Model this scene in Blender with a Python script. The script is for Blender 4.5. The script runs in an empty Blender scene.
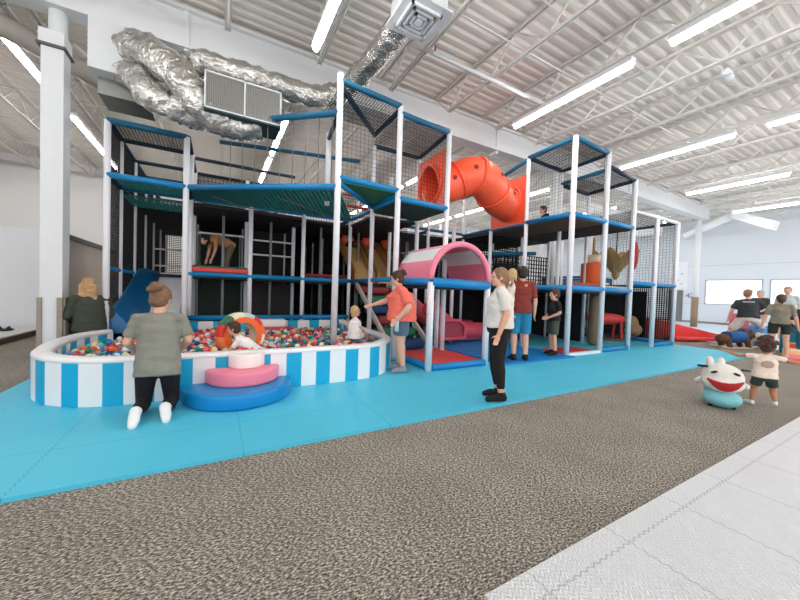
import bpy, bmesh, math, random
from mathutils import Vector, Matrix, noise as mnoise
random.seed(7)
C = bpy.context.scene.collection
PI = math.pi
V = Vector

# ------------------------------------------------------------------ materials
def lin(c):
    c = c/255.0
    return c/12.92 if c <= 0.04045 else ((c+0.055)/1.055)**2.4
MATS = {}
def mat(name, rgb, rough=0.6, var=0.06, scale=6.0, bump=0.0, bscale=80.0, metal=0.0, emit=0.0, spec=0.4, coat=0.0):
    if name in MATS: return MATS[name]
    m = bpy.data.materials.new(name); m.use_nodes = True
    nt = m.node_tree; n = nt.nodes; l = nt.links
    b = n['Principled BSDF']
    base = tuple(lin(c) for c in rgb)
    tc = n.new('ShaderNodeTexCoord'); nz = n.new('ShaderNodeTexNoise'); nz.inputs['Scale'].default_value = scale; nz.inputs['Detail'].default_value = 3
    l.new(tc.outputs['Object'], nz.inputs['Vector'])
    mx = n.new('ShaderNodeMix'); mx.data_type = 'RGBA'
    l.new(nz.outputs['Fac'], mx.inputs[0])
    mx.inputs[6].default_value = (*[c*(1-var) for c in base], 1)
    mx.inputs[7].default_value = (*[min(1, c*(1+var)) for c in base], 1)
    l.new(mx.outputs[2], b.inputs['Base Color'])
    b.inputs['Roughness'].default_value = rough; b.inputs['Metallic'].default_value = metal
    b.inputs['Specular IOR Level'].default_value = spec
    if coat: b.inputs['Coat Weight'].default_value = coat
    if emit:
        b.inputs['Emission Color'].default_value = (1, 1, 1, 1); b.inputs['Emission Strength'].default_value = emit
    if bump:
        n2 = n.new('ShaderNodeTexNoise'); n2.inputs['Scale'].default_value = bscale; n2.inputs['Detail'].default_value = 4
        l.new(tc.outputs['Object'], n2.inputs['Vector'])
        bp = n.new('ShaderNodeBump'); bp.inputs['Strength'].default_value = bump; bp.inputs['Distance'].default_value = 0.02
        l.new(n2.outputs['Fac'], bp.inputs['Height']); l.new(bp.outputs['Normal'], b.inputs['Normal'])
    MATS[name] = m
    return m

white_paint = mat('white_paint', (226, 228, 230), .6, .02)
wall_white = mat('wall_white', (226, 230, 236), .8, .02, 1.5)
wall_cool = mat('wall_cool', (228, 233, 240), .8, .02, 1.5)
post_white = mat('post_white', (236, 236, 240), .45, .03, 12)
pad_blue = mat('pad_blue', (14, 130, 188), .42, .06, 9)
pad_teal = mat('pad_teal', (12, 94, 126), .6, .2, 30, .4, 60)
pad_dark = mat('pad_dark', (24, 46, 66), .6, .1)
pit_blue = mat('pit_blue', (16, 172, 216), .42, .05, 7)
pit_white = mat('pit_white', (244, 242, 242), .42, .02, 7)
vinyl_pink = mat('vinyl_pink', (246, 138, 160), .4, .05, 8)
vinyl_dpink = mat('vinyl_dark_pink', (206, 78, 96), .4, .05, 8)
vinyl_royal = mat('vinyl_royal', (16, 134, 200), .35, .06, 8)
vinyl_red = mat('vinyl_red', (228, 64, 62), .4, .05, 8)
vinyl_maroon = mat('vinyl_maroon', (140, 44, 42), .5, .06, 8)
vinyl_green = mat('vinyl_green', (30, 110, 74), .5, .06, 8)
vinyl_navy = mat('vinyl_navy', (22, 60, 104), .5, .06, 8)
vinyl_deck = mat('vinyl_deck', (40, 34, 38), .7, .1)
net_black = mat('net_black', (20, 22, 24), .8, .05)
net_green = mat('net_green', (28, 112, 112), .7, .15)
rope_grey = mat('rope_grey', (120, 116, 108), .8, .1)
tube_orange = mat('tube_orange', (255, 98, 62), .38, .04, 3, coat=.2)
hole_dark = mat('port_dark', (150, 20, 30), .5, .05)
tan = mat('slide_tan', (214, 176, 116), .4, .05)
tan_dark = mat('slide_tan_side', (170, 120, 66), .4, .05)
slide_blue = mat('slide_blue', (10, 98, 150), .35, .05)
steel = mat('slide_steel', (222, 222, 224), .35, .12, 5)
barrel_or = mat('barrel_orange', (232, 92, 30), .5, .06)
beige = mat('beige', (220, 200, 170), .6, .05)
leaf_tan = mat('leaf_tan', (176, 146, 92), .6, .12, 14)
bag_red = mat('bag_red', (190, 50, 36), .5, .1)
galv = mat('galvanised', (150, 152, 150), .4, .12, 14, metal=.7)
grille = mat('grille', (176, 172, 164), .6, .1, 60)
carpet_dk = mat('carpet_trim', (128, 118, 108), .95, .1, 60, .3, 200)
panel_taupe = mat('panel_taupe', (200, 188, 178), .9, .05, 2.5, .15, 120)
cap_dark = mat('cap_dark', (104, 100, 92), .7, .05)
wood_strip = mat('wood_strip', (158, 146, 134), .7, .12, 20)
dark_item = mat('dark_item', (30, 30, 32), .6, .1)
tube_light = mat('tube_light', (255, 255, 255), .5, .0, emit=20)
skin = mat('skin', (226, 172, 146), .55, .05, 14)
skin_tan = mat('skin_tan', (188, 128, 92), .55, .05, 14)
lips = mat('lips', (186, 96, 92), .5, .03)
eye_d = mat('eye_dark', (40, 30, 28), .3, .0)

# foil duct: shiny crumpled
def foil():
    m = mat('foil', (214, 212, 206), .24, .12, 9, metal=.9)
    nt = m.node_tree; n = nt.nodes; l = nt.links; b = n['Principled BSDF']
    tc = [x for x in n if x.type == 'TEX_COORD'][0]
    a = n.new('ShaderNodeTexNoise'); a.inputs['Scale'].default_value = 9; a.inputs['Detail'].default_value = 5; a.inputs['Distortion'].default_value = 1.2
    l.new(tc.outputs['Object'], a.inputs['Vector'])
    bp = n.new('ShaderNodeBump'); bp.inputs['Strength'].default_value = .9; bp.inputs['Distance'].default_value = .05
    l.new(a.outputs['Fac'], bp.inputs['Height']); l.new(bp.outputs['Normal'], b.inputs['Normal'])
    return m
foil = foil()

def carpet():
    m = bpy.data.materials.new('carpet_grey'); m.use_nodes = True
    nt = m.node_tree; n = nt.nodes; l = nt.links; b = n['Principled BSDF']
    b.inputs['Roughness'].default_value = .97; b.inputs['Specular IOR Level'].default_value = .1
    tc = n.new('ShaderNodeTexCoord')
    mp = n.new('ShaderNodeMapping'); mp.inputs['Scale'].default_value = (1, 1.9, 1); mp.inputs['Rotation'].default_value = (0, 0, .5)
    l.new(tc.outputs['Object'], mp.inputs['Vector'])
    a = n.new('ShaderNodeTexNoise'); a.inputs['Scale'].default_value = 58; a.inputs['Detail'].default_value = 3; a.inputs['Roughness'].default_value = .7
    l.new(mp.outputs['Vector'], a.inputs['Vector'])
    c = n.new('ShaderNodeTexNoise'); c.inputs['Scale'].default_value = 2.2; c.inputs['Detail'].default_value = 4
    l.new(tc.outputs['Object'], c.inputs['Vector'])
    r = n.new('ShaderNodeValToRGB'); e = r.color_ramp.elements
    e[0].position = .36; e[0].color = (*[lin(v) for v in (62, 57, 50)], 1)
    e[1].position = .64; e[1].color = (*[lin(v) for v in (226, 217, 204)], 1)
    k = e.new(.5); k.color = (*[lin(v) for v in (134, 126, 116)], 1)
    l.new(a.outputs['Fac'], r.inputs['Fac'])
    mx = n.new('ShaderNodeMix'); mx.data_type = 'RGBA'; mx.blend_type = 'MULTIPLY'; mx.inputs[0].default_value = 1
    r2 = n.new('ShaderNodeValToRGB'); r2.color_ramp.elements[0].color = (.86, .86, .86, 1); r2.color_ramp.elements[1].color = (1, 1, 1, 1)
    r2.color_ramp.elements[0].position = .35; r2.color_ramp.elements[1].position = .65
    l.new(c.outputs['Fac'], r2.inputs['Fac'])
    l.new(r.outputs['Color'], mx.inputs[6]); l.new(r2.outputs['Color'], mx.inputs[7]); l.new(mx.outputs[2], b.inputs['Base Color'])
    bp = n.new('ShaderNodeBump'); bp.inputs['Strength'].default_value = .5; bp.inputs['Distance'].default_value = .01
    l.new(a.outputs['Fac'], bp.inputs['Height']); l.new(bp.outputs['Normal'], b.inputs['Normal'])
    return m
carpet_mat = carpet()

def foam(name, rgb, dark, tile, off, bumpk=.25, seamw=.004, rough=.45):
    """foam tile floor: tile seams with jagged teeth and an embossed fine pattern"""
    m = bpy.data.materials.new(name); m.use_nodes = True
    nt = m.node_tree; n = nt.nodes; l = nt.links; b = n['Principled BSDF']
    b.inputs['Roughness'].default_value = rough; b.inputs['Specular IOR Level'].default_value = .35
    tc = n.new('ShaderNodeTexCoord')
    mp = n.new('ShaderNodeMapping'); mp.inputs['Location'].default_value = (*off, 0)
    l.new(tc.outputs['Object'], mp.inputs['Vector'])
    # teeth: shift coordinates by a square wave of the other axis
    sx = n.new('ShaderNodeSeparateXYZ'); l.new(mp.outputs['Vector'], sx.inputs[0])
    def wave(sock):
        a = n.new('ShaderNodeMath'); a.operation = 'SINE'; k = n.new('ShaderNodeMath'); k.operation = 'MULTIPLY'; k.inputs[1].default_value = 2*PI/.05
        l.new(sock, k.inputs[0]); l.new(k.outputs[0], a.inputs[0])
        s = n.new('ShaderNodeMath'); s.operation = 'MULTIPLY'; s.inputs[1].default_value = .006; l.new(a.outputs[0], s.inputs[0]); return s
    def seam(main, other):
        w = wave(other); ad = n.new('ShaderNodeMath'); ad.operation = 'ADD'; l.new(main, ad.inputs[0]); l.new(w.outputs[0], ad.inputs[1])
        pp = n.new('ShaderNodeMath'); pp.operation = 'PINGPONG'; pp.inputs[1].default_value = tile/2; l.new(ad.outputs[0], pp.inputs[0])
        lt = n.new('ShaderNodeMath'); lt.operation = 'LESS_THAN'; lt.inputs[1].default_value = seamw; l.new(pp.outputs[0], lt.inputs[0]); return lt
    s1 = seam(sx.outputs['X'], sx.outputs['Y']); s2 = seam(sx.outputs['Y'], sx.outputs['X'])
    mxx = n.new('ShaderNodeMath'); mxx.operation = 'MAXIMUM'; l.new(s1.outputs[0], mxx.inputs[0]); l.new(s2.outputs[0], mxx.inputs[1])
    nz = n.new('ShaderNodeTexNoise'); nz.inputs['Scale'].default_value = 1.3; nz.inputs['Detail'].default_value = 3; l.new(tc.outputs['Object'], nz.inputs['Vector'])
    m1 = n.new('ShaderNodeMix'); m1.data_type = 'RGBA'
    base = [lin(v) for v in rgb]
    m1.inputs[6].default_value = (*[v*.93 for v in base], 1); m1.inputs[7].default_value = (*[min(1, v*1.06) for v in base], 1); l.new(nz.outputs['Fac'], m1.inputs[0])
    m2 = n.new('ShaderNodeMix'); m2.data_type = 'RGBA'; m2.inputs[7].default_value = (*[lin(v) for v in dark], 1)
    l.new(mxx.outputs[0], m2.inputs[0]); l.new(m1.outputs[2], m2.inputs[6]); l.new(m2.outputs[2], b.inputs['Base Color'])
    # embossed chevron
    wv = n.new('ShaderNodeMath'); wv.operation = 'PINGPONG'; wv.inputs[1].default_value = .02; l.new(sx.outputs['X'], wv.inputs[0])
    ad = n.new('ShaderNodeMath'); ad.operation = 'ADD'; l.new(wv.outputs[0], ad.inputs[0]); l.new(sx.outputs['Y'], ad.inputs[1])
    sc = n.new('ShaderNodeMath'); sc.operation = 'MULTIPLY'; sc.inputs[1].default_value = 2*PI/.022; l.new(ad.outputs[0], sc.inputs[0])
    sn = n.new('ShaderNodeMath'); sn.operation = 'SINE'; l.new(sc.outputs[0], sn.inputs[0])
    bp = n.new('ShaderNodeBump'); bp.inputs['Strength'].default_value = bumpk; bp.inputs['Distance'].default_value = .006
    l.new(sn.outputs[0], bp.inputs['Height']); l.new(bp.outputs['Normal'], b.inputs['Normal'])
    return m
mat_aqua = foam('foam_aqua', (82, 198, 226), (60, 170, 200), 1.22, (1.03, -2.02), .12)
mat_wht = foam('foam_white', (242, 243, 245), (206, 207, 210), .61, (0, -.83), .75)
mat_royal = foam('foam_royal', (24, 130, 200), (16, 90, 150), 1.22, (0, 0), .1)

# ------------------------------------------------------------------ mesh builder
def frame(d, side=None):
    d = V(d).normalized()
    ref = V(side) if side is not None else (V((0, 0, 1)) if abs(d.z) < .95 else V((1, 0, 0)))
    a = (ref - d*ref.dot(d)).normalized(); b = d.cross(a)
    return d, a, b
class MB:
    def __init__(s): s.v = []; s.f = []; s.m = []; s.s = []
    def add(s, vs, fs, mi=0, sm=False):
        o = len(s.v); s.v += [tuple(p) for p in vs]
        for f in fs: s.f.append([o+i for i in f]); s.m.append(mi); s.s.append(sm)
        return s
    def box(s, x0, x1, y0, y1, z0, z1, mi=0):
        vs = [(x, y, z) for z in (z0, z1) for y in (y0, y1) for x in (x0, x1)]
        return s.add(vs, [(0, 2, 3, 1), (4, 5, 7, 6), (0, 1, 5, 4), (2, 6, 7, 3), (0, 4, 6, 2), (1, 3, 7, 5)], mi)
    def bar(s, p, q, w, h=None, mi=0, caps=True, side=None):
        p, q = V(p), V(q); h = w if h is None else h
        d, a, b = frame(q-p, side)
        vs = [c + a*(sa*h/2) + b*(sb*w/2) for c in (p, q) for sa, sb in ((-1, -1), (1, -1), (1, 1), (-1, 1))]
        fs = [(0, 1, 5, 4), (1, 2, 6, 5), (2, 3, 7, 6), (3, 0, 4, 7)]
        if caps: fs += [(3, 2, 1, 0), (4, 5, 6, 7)]
        return s.add(vs, fs, mi)
    def tube(s, pts, r, seg=10, mi=0, caps=True, closed=False, ell=1.0, side=None):
        pts = [V(p) for p in pts]; n = len(pts)
        rs = r if isinstance(r, (list, tuple)) else [r]*n
        vs = []; a = None
        for i, p in enumerate(pts):
            if closed: t = pts[(i+1) % n]-pts[i-1]
            else: t = pts[min(i+1, n-1)]-pts[max(i-1, 0)]
            t.normalize()
            if a is None: _, a, _ = frame(t, side)
            a = (a - t*a.dot(t)).normalized(); b = t.cross(a)
            for k in range(seg):
                th = 2*PI*k/seg
                vs.append(p + a*(rs[i]*math.cos(th)*ell) + b*(rs[i]*math.sin(th)))
        fs = []
        for i in range(n if closed else n-1):
            j = (i+1) % n
            for k in range(seg):
                k2 = (k+1) % seg
                fs.append((i*seg+k, i*seg+k2, j*seg+k2, j*seg+k))
        s.add(vs, fs, mi, True)
        if caps and not closed:
            o = len(s.v)-len(vs)
            s.f.append([o+k for k in range(seg)][::-1]); s.m.append(mi); s.s.append(False)
            s.f.append([o+(n-1)*seg+k for k in range(seg)]); s.m.append(mi); s.s.append(False)
        return s
    def ell(s, c, r, seg=16, rings=10, mi=0, rot=None):
        c = V(c); r = (r, r, r) if not isinstance(r, (tuple, list)) else r
        vs = [V((0, 0, -r[2]))]
        for i in range(1, rings):
            ph = -PI/2+PI*i/rings
            for k in range(seg):
                th = 2*PI*k/seg; vs.append(V((r[0]*math.cos(ph)*math.cos(th), r[1]*math.cos(ph)*math.sin(th), r[2]*math.sin(ph))))
        vs.append(V((0, 0, r[2])))
        if rot is not None: vs = [rot @ p for p in vs]
        vs = [p+c for p in vs]; fs = []; L = len(vs)-1
        for k in range(seg):
            k2 = (k+1) % seg
            fs.append((0, 1+k2, 1+k)); fs.append((L, L-seg+k, L-seg+k2))
            for i in range(rings-2): a = 1+i*seg; fs.append((a+k, a+k2, a+seg+k2, a+seg+k))
        return s.add(vs, fs, mi, True)
    def prism(s, poly, z0, z1, mi=0, mside=None, sm=False):
        n = len(poly); ms = mi if mside is None else mside
        vs = [(x, y, z0) for x, y in poly]+[(x, y, z1) for x, y in poly]
        s.add(vs, [list(range(n))[::-1], list(range(n, 2*n))], mi)
        o = len(s.v)-2*n
        for i in range(n): j = (i+1) % n; s.f.append([o+i, o+j, o+n+j, o+n+i]); s.m.append(ms); s.s.append(sm)
        return s
    def loft(s, rings, mi=0, caps=True, sm=True):
        n = len(rings[0]); vs = [p for r in rings for p in r]; fs = []
        for i in range(len(rings)-1):
            for k in range(n): k2 = (k+1) % n; fs.append((i*n+k, i*n+k2, (i+1)*n+k2, (i+1)*n+k))
        s.add(vs, fs, mi, sm)
        if caps:
            o = len(s.v)-len(vs)
            s.f.append([o+k for k in range(n)][::-1]); s.m.append(mi); s.s.append(False)
            s.f.append([o+(len(rings)-1)*n+k for k in range(n)]); s.m.append(mi); s.s.append(False)
        return s
    def mesh(s, name, mats):
        me = bpy.data.meshes.new(name); me.from_pydata(s.v, [], s.f)
        for m in (mats if isinstance(mats, (list, tuple)) else [mats]): me.materials.append(m)
        me.polygons.foreach_set('material_index', s.m); me.polygons.foreach_set('use_smooth', s.s); me.update()
        bm = bmesh.new(); bm.from_mesh(me); bmesh.ops.recalc_face_normals(bm, faces=bm.faces); bm.to_mesh(me); bm.free()
        return me
    def build(s, name, mats, parent=None, bevel=0, segs=3):
        o = bpy.data.objects.new(name, s.mesh(name, mats)); C.objects.link(o)
        if parent is not None: o.parent = parent
        if bevel:
            b = o.modifiers.new('bevel', 'BEVEL'); b.width = bevel; b.segments = segs; b.limit_method = 'ANGLE'; b.angle_limit = math.radians(40)
            for p in o.data.polygons: p.use_smooth = True
        return o

def tag(o, label=None, cat=None, group=None, kind=None):
    if label: o['label'] = label
    if cat: o['category'] = cat
    if group: o['group'] = group
    if kind: o['kind'] = kind
    return o
def thing(name, label, cat, loc=(0, 0, 0), rz=0, group=None):
    o = bpy.data.objects.new(name, None); C.objects.link(o); o.location = loc; o.rotation_euler = (0, 0, rz); o.empty_display_size = .1
    return tag(o, label, cat, group)
def struct(o, label=None): o['kind'] = 'structure'; return o
def kids(o): return [c for c in bpy.data.objects if c.parent == o]
def copy_tree(o, parent=None):
    c = o.copy(); C.objects.link(c)
    if parent is not None: c.parent = parent
    for ch in kids(o):
        if ch != c: copy_tree(ch, c)
    return c
def fuse(mb, name, m, parent, voxel=.012, smooth=4, mi=None):
    """one continuous surface out of overlapping volumes"""
    me = mb.mesh(name, m); t = bpy.data.objects.new('tmp', me); C.objects.link(t)
    r = t.modifiers.new('r', 'REMESH'); r.mode = 'VOXEL'; r.voxel_size = voxel; r.use_smooth_shade = True
    if smooth: k = t.modifiers.new('s', 'SMOOTH'); k.factor = .5; k.iterations = smooth
    dg = bpy.context.evaluated_depsgraph_get(); dg.update()
    nm = bpy.data.meshes.new_from_object(t.evaluated_get(dg)); nm.name = name
    bpy.data.objects.remove(t); nm.materials.clear(); nm.materials.append(m)
    for p in nm.polygons: p.use_smooth = True; p.material_index = 0
    o = bpy.data.objects.new(name, nm); C.objects.link(o); o.parent = parent
    return o

# ------------------------------------------------------------------ the room
XL, XR, YN, YF, ZC = -14.0, 24.4, -7.0, 18.0, 5.95
struct(MB().box(XL, XR+.2, YN, YF+.2, -.1, 0).build('floor', carpet_mat))
# corrugated roof deck
deck_mat = mat('roof_deck', (236, 230, 222), .7, .03, 2)
b = MB(); prof = []; y = YN; p = .2
while y < YF:
    prof += [(y, ZC), (y+.07, ZC), (y+.1, ZC+.045), (y+.17, ZC+.045)]; y += p
prof.append((YF+.2, ZC))
vs = [(x, yy, zz) for x in (XL, XR+.2) for yy, zz in prof]; n = len(prof)
b.add(vs, [(i, i+1, n+i+1, n+i) for i in range(n-1)])
b.box(XL, XR+.2, YN, YF+.2, ZC+.1, ZC+.2)
struct(b.build('ceiling', deck_mat))
# outer walls
struct(MB().box(XL, XR, YF, YF+.2, 0, ZC).build('wall_back', mat('wall_far', (244, 242, 240), .85, .03, 1)))
struct(MB().box(XL-.2, XL, YN, YF+.2, 0, ZC).build('wall_left', wall_white))
# window wall: solid pieces round two openings
WZ0, WZ1 = 1.12, 2.5
wins = [(5.62, 7.9), (2.2, 5.38)]
b = MB(); x0, x1 = XR, XR+.2
b.box(x0, x1, YN, YF, 0, WZ0); b.box(x0, x1, YN, YF, WZ1, ZC+.1)
b.box(x0, x1, 7.9, YF, WZ0, WZ1); b.box(x0, x1, 5.38, 5.62, WZ0, WZ1); b.box(x0, x1, YN, 2.2, WZ0, WZ1)
struct(b.build('wall_right', wall_cool))
glass = bpy.data.materials.new('window_glass'); glass.use_nodes = True
gb = glass.node_tree.nodes['Principled BSDF']; gb.inputs['Transmission Weight'].default_value = 1; gb.inputs['Roughness'].default_value = 0; gb.inputs['IOR'].default_value = 1.01; gb.inputs['Base Color'].default_value = (.97, .99, 1, 1)
for i, (a, c) in enumerate(wins):
    o = MB().box(XR+.08, XR+.1, a, c, WZ0, WZ1).build('window_%d' % (i+1), glass); struct(o)
    f = MB()
    for q in ((a, a+.05), (c-.05, c)): f.box(XR-.02, XR+.04, q[0], q[1], WZ0, WZ1)
    f.box(XR-.02, XR+.04, a, c, WZ0, WZ0+.05); f.box(XR-.02, XR+.04, a, c, WZ1-.05, WZ1)
    f.build('window_frame', mat('frame_grey', (170, 176, 184), .5, .02), o)
struct(MB().box(XR-.03, XR, YN, YF, 0, .12).build('baseboard_right', mat('base_brown', (150, 132, 124), .7, .05)))
for i, z in enumerate((1.12, 3.3)):
    struct(MB().box(XR-.012, XR, 8.0 if i == 0 else YN, YF, z, z+.02).build('trim_%d' % (i+1), mat('trim_grey', (190, 198, 208), .7, .02)))
# low partition walls at the left, 8 ft high
struct(MB().box(XL, -3.5, 11.0, 11.15, 0, 2.44).build('wall_partition', mat('partition_white', (232, 234, 238), .8, .01, 1)))
struct(MB().box(-3.62, -3.5, 11.15, YF, 0, 2.36).build('wall_taupe', panel_taupe))
struct(MB().box(-3.68, -3.44, 11.15, YF, 2.36, 2.48).build('trim_3', cap_dark))
# girder
b = MB(); b.box(-12, 20.75, 6.7, 6.86, 5.24, 5.80); b.box(-12, 20.75, 6.62, 6.94, 5.18, 5.235); b.box(-12, 20.75, 6.62, 6.94, 5.8, 5.85)
for x in (-.52, 6.6, 13.4): b.box(x-.03, x+.03, 6.66, 6.9, 5.1, 5.9)
struct(b.build('roof_girder', white_paint))
# columns
def column(x, y, wrap):
    b = MB()
    if wrap:
        b.box(x-.13, x+.11, y-.16, y+.1, 0, 4.62)
        b.box(x-.15, x+.12, y-.18, y+.12, 4.62, 4.82)
        b.tube([(x, y, 4.7), (x, y, 5.3)], .105, 16)
    else: b.tube([(x, y, 0), (x, y, 5.2)], .11, 16)
    o = struct(b.build('column', white_paint))
    return o
c1 = column(-2.11, 6.82, True)
for q in ((-2.26, -2.21, 6.63, 6.66), (-2.05, -1.99, 6.63, 6.66), (-1.995, -1.97, 6.68, 6.9)): MB().box(*q, 0, 1.0).build('corner_guard', wood_strip, c1)
MB().box(-2.28, -1.97, 6.62, 6.96, 4.585, 4.62).build('collar', mat('collar_dark', (96, 94, 90), .6, .05), c1)
c2 = column(9.35, 6.86, False); c3 = column(20.1, 6.86, False)
MB().tube([(20.1, 6.86, 0), (20.1, 6.86, 1.45)], .135, 16).build('column_pad', mat('pad_brown', (150, 126, 108), .7, .1, 20), c3)
# bar joists along Y
jm = mat('joist_paint', (222, 218, 212), .6, .04, 10)
k = 0; x = 4.55-1.49*11
while x < XR-.3:
    b = MB()
    for (a, c) in ((YN, 6.66), (6.9, YF)):
        for dx in (-.035, .035): b.bar((x+dx, a, ZC-.03), (x+dx, c, ZC-.03), .03, .05, caps=False)
        for dx in (-.03, .03): b.bar((x+dx, a+.5, 5.4), (x+dx, c-.5, 5.4), .025, .04, caps=False)
        yy = a+.5; up = True; step = .62
        b.bar((x, a, ZC-.05), (x, a+.5, 5.4), .022, caps=False); b.bar((x, c, ZC-.05), (x, c-.5, 5.4), .022, caps=False)
        nseg = int((c-a-1)/step); st = (c-a-1)/nseg
        for i in range(nseg):
            z0, z1 = (5.4, ZC-.04) if i % 2 == 0 else (ZC-.04, 5.4)
            b.bar((x, yy, z0), (x, yy+st, z1), .03, caps=False); yy += st
    struct(b.build('roof_joist', jm)); x += 1.49
# bridging rods, sprinkler pipes
for yy, zz, r in ((1.0, 5.43, .014), (4.0, 5.43, .014), (10.5, 5.43, .014), (14.5, 5.43, .014), (3.55, 5.86, .014)):
    struct(MB().tube([(XL, yy, zz), (XR, yy, zz)], r, 6).build('bridging_rod', jm))
o = MB().tube([(3.15, 4.79, 5.36), (6.08, 4.77, 5.36)], .035, 10).build('sprinkler_pipe', white_paint)
tag(o, 'short white pipe hanging under the joists right of the square ceiling diffuser', 'pipe')
for q in (3.2, 6.05): MB().tube([(q, 4.78, 5.36), (q, 4.78, 5.55)], .012, 6).build('hanger', dark_item, o)
o = MB().tube([(-9, 17.7, 5.55), (24, 17.7, 5.55)], .05, 8).build('wall_pipe', white_paint); tag(o, 'white pipe run high along the far back wall', 'pipe')
# strip lights, rows along Y
def strip(x, y0, n):
    t = thing('strip_light', '', 'ceiling light', (x, y0, 5.05), 0, None)
    MB().box(-.07, .07, 0, 2.44, .03, .11).build('housing', white_paint, t)
    b = MB(); b.tube([(0, .03, 0), (0, 2.41, 0)], .045, 10); b.build('tube', tube_light, t)
    for q in (.25, 2.19): MB().tube([(0, q, .1), (0, q, .5)], .006, 5).build('hanger', jm, t)
    return t
rows = [(-7.4, 'leftmost row'), (-3.0, 'row beside the white column'), (1.3, 'row over the ball pit'), (5.8, 'row right of the diffuser'), (10.2, 'row over the right tower'), (14.5, 'second row from the windows'), (18.9, 'row nearest the windows')]
first = None
for x, rl in rows:
    for y0, pl in ((-2.95, 'nearest the viewer'), (0.0, 'overhead, second from the viewer'), (2.92, 'just before the girder'), (7.7, 'first behind the girder'), (10.5, 'second behind the girder'), (13.3, 'farthest back')):
        if y0 < -1 and x < 14: continue
        if first is None: t = first = strip(x, y0, 0)
        else: t = copy_tree(first); t.location = (x, y0, 5.05)
        t['label'] = 'white tube light, %s, %s' % (pl, rl); t['group'] = 'tube lights under the roof'

# square ceiling diffuser
t = thing('ceiling_diffuser', 'square white stepped air diffuser at the end of a silver duct', 'air vent', (2.5, 4.2, 5.2))
b = MB(); b.box(-.36, .36, -.36, .36, .02, .05); b.build('plate', white_paint, t)
for i, r in enumerate((.25, .18, .11, .05)):
    q = MB(); z = .0-.015*0
    w = .03
    q.box(-r, r, -r, -r+w, -.02, .02); q.box(-r, r, r-w, r, -.02, .02); q.box(-r, -r+w, -r, r, -.02, .02); q.box(r-w, r, -r, r, -.02, .02)
    if r == .05: q = MB().box(-r, r, -r, r, -.025, .02)
    q.build('louvre', white_paint, t)
MB().box(-.3, .3, -.3, .3, .05, .35).build('plenum', white_paint, t)
t.rotation_euler = (0, 0, 0)
# silver flexible ducts
def duct(pts, r, n, label, seed, squash=1):
    P = [V(p) for p in pts]; out = []; rad = []
    def cr(a, b, c, d, t): return .5*((2*b)+(c-a)*t+(2*a-5*b+4*c-d)*t*t+(3*b-a-3*c+d)*t**3)
    Q = [P[0]*2-P[1]]+P+[P[-1]*2-P[-2]]
    rnd = random.Random(seed)
    for i in range(len(P)-1):
        for k in range(n):
            out.append(cr(Q[i], Q[i+1], Q[i+2], Q[i+3], k/n))
    out.append(P[-1])
    for i in range(len(out)): rad.append(r*(1+.05*math.sin(i*2.1)+rnd.uniform(-.04, .05)))
    b = MB(); b.tube(out, rad, 22, ell=squash)
    # crumple
    b.v = [tuple(V(p)+V((mnoise.noise(V(p)*6), mnoise.noise(V(p)*6+V((9, 0, 0))), mnoise.noise(V(p)*6+V((0, 9, 0)))))*.05) for p in b.v]
    o = b.build('flexible_duct', foil); tag(o, label, 'duct'); return o
duct([(-1.3, 6.78, 4.9), (-1.02, 6.5, 4.83), (-.62, 6.2, 4.5), (-.36, 6.1, 4.15), (-.1, 6.15, 3.98), (.25, 6.2, 3.96), (.6, 6.15, 4.02)], .25, 9, 'fat silver duct, upper of the two leaving the white box under the girder', 1)
duct([(-1.3, 6.75, 4.56), (-1.06, 6.45, 4.34), (-.88, 6.25, 4.05), (-.55, 6.2, 3.95), (-.25, 6.3, 3.94)], .19, 9, 'silver duct, lower of the two leaving the white box under the girder', 2)
duct([(-.6, 6.9, 5.0), (-.24, 6.6, 4.98), (.3, 6.55, 4.98), (.96, 6.5, 4.96), (1.6, 6.5, 4.98), (2.05, 6.4, 5.15), (2.3, 5.9, 5.3), (2.4, 5.1, 5.38), (2.45, 4.45, 5.42)], .19, 9, 'silver duct passing under the girder and up to the square diffuser', 3)
# white supply box under girder and return air unit
t = thing('duct_box', 'tall white sheet metal box hanging under the left end of the girder', 'duct box', (-1.52, 6.74, 4.43))
MB().box(-.21, .21, -.15, .3, 0, .76).build('box', white_paint, t, .01)
MB().box(-.15, .5, .1, .7, -.25, 0).build('transition', galv, t)
t = thing('return_air_unit', 'grey grilled air unit hanging between the silver ducts', 'air unit', (.33, 5.85, 3.93))
MB().box(-.55, .55, .02, .5, 0, .55).build('casing', galv, t)
b = MB()
for x0_, x1_ in ((-.55, -.53), (-.01, .01), (.53, .55)): b.box(x0_, x1_, -.03, .02, 0, .55)
b.box(-.55, .55, -.03, .02, 0, .02); b.box(-.55, .55, -.03, .02, .53, .55); b.build('grille_frame', white_paint, t)
b = MB()
for i in range(44): b.box(-.52+i*.0242, -.512+i*.0242, -.012, .01, .02, .53)
b.build('grille', grille, t)
MB().box(-.55, .55, -.03, .5, -.03, 0).build('bottom_pan', mat('pan_green', (44, 66, 66), .6, .1), t)
# white duct high at the left and braces
o = MB().tube([(-4.9, 6.7, 5.3), (-2.9, 7.6, 5.15), (-2.3, 8.1, 5.1), (-1.2, 8.9, 4.95)], .17, 18).build('round_duct', mat('duct_taupe', (188, 182, 172), .5, .05)); tag(o, 'long round pale duct running behind the top of the white column', 'duct')
b = MB()
b.tube([(-2.0, 7.0, 4.9), (-1.3, 7.9, 4.6)], .03, 6)
tag(b.build('brace_rod', jm), 'thin white rod slanting away from the top of the white column', 'rod')
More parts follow.
